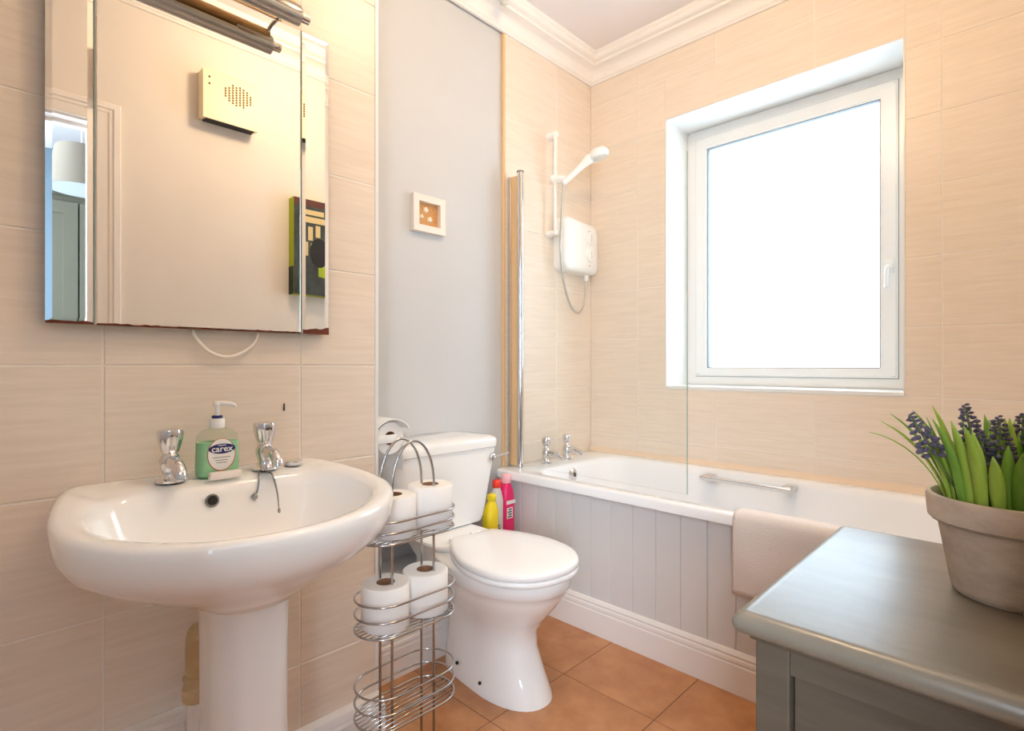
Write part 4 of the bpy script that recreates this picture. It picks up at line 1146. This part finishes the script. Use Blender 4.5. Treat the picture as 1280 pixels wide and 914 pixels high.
# broad fan of leaves: the yaw angle runs right round the pot
for k in range(66):
    yaw = 2 * PI * k * 5 / 66 + rnd.uniform(-.2, .2)
    rad = rnd.uniform(.012, .068)
    lean = rnd.uniform(.05, .30) * (0.35 + rad / .07)
    leaves.append((yaw, rad, lean, rnd.uniform(.095, .138), rnd.uniform(.016, .023), rnd.uniform(-.1, .3)))
for (yaw, lean, ln, wd_, cu) in ((2.95, .55, .155, .014, .25), (3.1, .62, .150, .013, .3), (3.3, .70, .150, .006, .5), (2.75, .42, .150, .017, .2), (2.6, .30, .150, .018, .1), (3.5, .36, .145, .018, .2), (3.9, .28, .14, .020, .2), (4.3, .25, .135, .020, .3)):
    leaves.append((yaw, .066, lean, ln, wd_, cu))
for i, (yaw, rad, lean, ln, wd_, cu) in enumerate(leaves):
    base = (pcx + rad * math.cos(yaw), pcy + rad * math.sin(yaw), CZ + .114)
    finish('leaf', leaf(B(), base, yaw, lean, ln, wd_, cu), M_leaf if i % 3 else M_leaf2, pp, smooth='all')
ico = B(); bmesh.ops.create_icosphere(ico, subdivisions=1, radius=1.0)
icov = [v.co.copy() for v in ico.verts]; icof = [[v.index for v in f.verts] for f in ico.faces]; ico.free()
def spike(base, top, n=48, r0=.0135):
    base, top = Vector(base), Vector(top); ax = (top - base); L = ax.length; ax.normalize()
    mid = (base + top) / 2
    st = finish('flower_stem', tube(B(), [base, mid, top], [.0022, .002, .0014], 8), M_stem, pp, smooth='all')
    u = ax.orthogonal().normalized(); w = ax.cross(u)
    b = B()
    hgt = .070
    for k in range(n):
        t = k / (n - 1)
        rr_ = r0 * (1 - .72 * t ** 1.5) * rnd.uniform(.75, 1.12)
        a = k * 2.39996
        c = top - ax * hgt * (1 - t) + (u * math.cos(a) + w * math.sin(a)) * rr_ + ax * .002
        s_ = (.0050 - .0024 * t) * rnd.uniform(.8, 1.1)
        out = (u * math.cos(a) + w * math.sin(a)); 
        Q = Matrix((out, out.cross(ax), ax)).transposed()
        vs = [b.verts.new(c + Q @ Vector((v.x * s_ * 1.45, v.y * s_ * .85, v.z * s_ * .85))) for v in icov]
        for f in icof: b.faces.new([vs[q] for q in f])
    tag(finish('flower_head', b, M_purple, pp, smooth='all'), kind='stuff')
def at(dx, dy, h): return (pcx + dx, pcy + dy, CZ + h)
for (bx_, by_, tx_, ty_, tz_) in ((-.045, -.01, -.100, -.088, 0.250), (-.02, -.02, -.047, -.030, 0.263), (.0, -.03, -.012, -.045, 0.250), (.008, .0, .012, .0, 0.253), (.012, .01, .026, .015, 0.260),
                                 (.03, -.02, .058, -.05, 0.243), (.02, -.035, .040, -.075, 0.223), (-.01, -.03, -.030, -.050, 0.228), (.03, .03, .05, .05, .26)):
    spike(at(bx_, by_, .115), at(tx_, ty_, tz_))

# ------------------------------------------------------------------ ceiling fittings
cl_ = thing('ceiling_light', (-.60, 1.10, ZC), 'round opal ceiling light in the middle of the bathroom ceiling', 'ceiling light')
finish('base_plate', lathe(B(), [(.15, -.0005), (.15, -.02), (.14, -.025)], (-.60, 1.10, ZC), 'Z', 36), M_plastic, cl_, smooth=40)
finish('opal_globe', lathe(B(), [(.135, -.0252), (.132, -.045), (.115, -.07), (.08, -.088), (.03, -.096)], (-.60, 1.10, ZC), 'Z', 36), mat('opal_glass_lit', (255, 240, 220), .3, emit=(255, 206, 150), estr=2.0), cl_, smooth=60)
cle = bpy.data.lights.new('ceiling_light_bulb', 'POINT'); cle.shadow_soft_size = .09; cle.energy = 18.5; cle.color = (1.0, .74, .46)
cleo = bpy.data.objects.new('ceiling_light_bulb', cle); cleo.location = (-.60, 1.10, ZC - .19); col.objects.link(cleo)

sm = thing('ceiling_sensor', (-1.60, 1.61, ZC), 'small grey round fitting on the ceiling beside the cornice', 'sensor')
finish('sensor_base', lathe(B(), [(.030, -.0005), (.030, -.030), (.026, -.036)], (-1.603, 1.595, ZC), 'Z', 24), M_greyplastic, sm, smooth=40)
finish('sensor_dome', lathe(B(), [(.022, -.0355), (.022, -.080), (.018, -.098), (.006, -.106)], (-1.603, 1.595, ZC), 'Z', 20), M_greyplastic, sm, smooth=60)
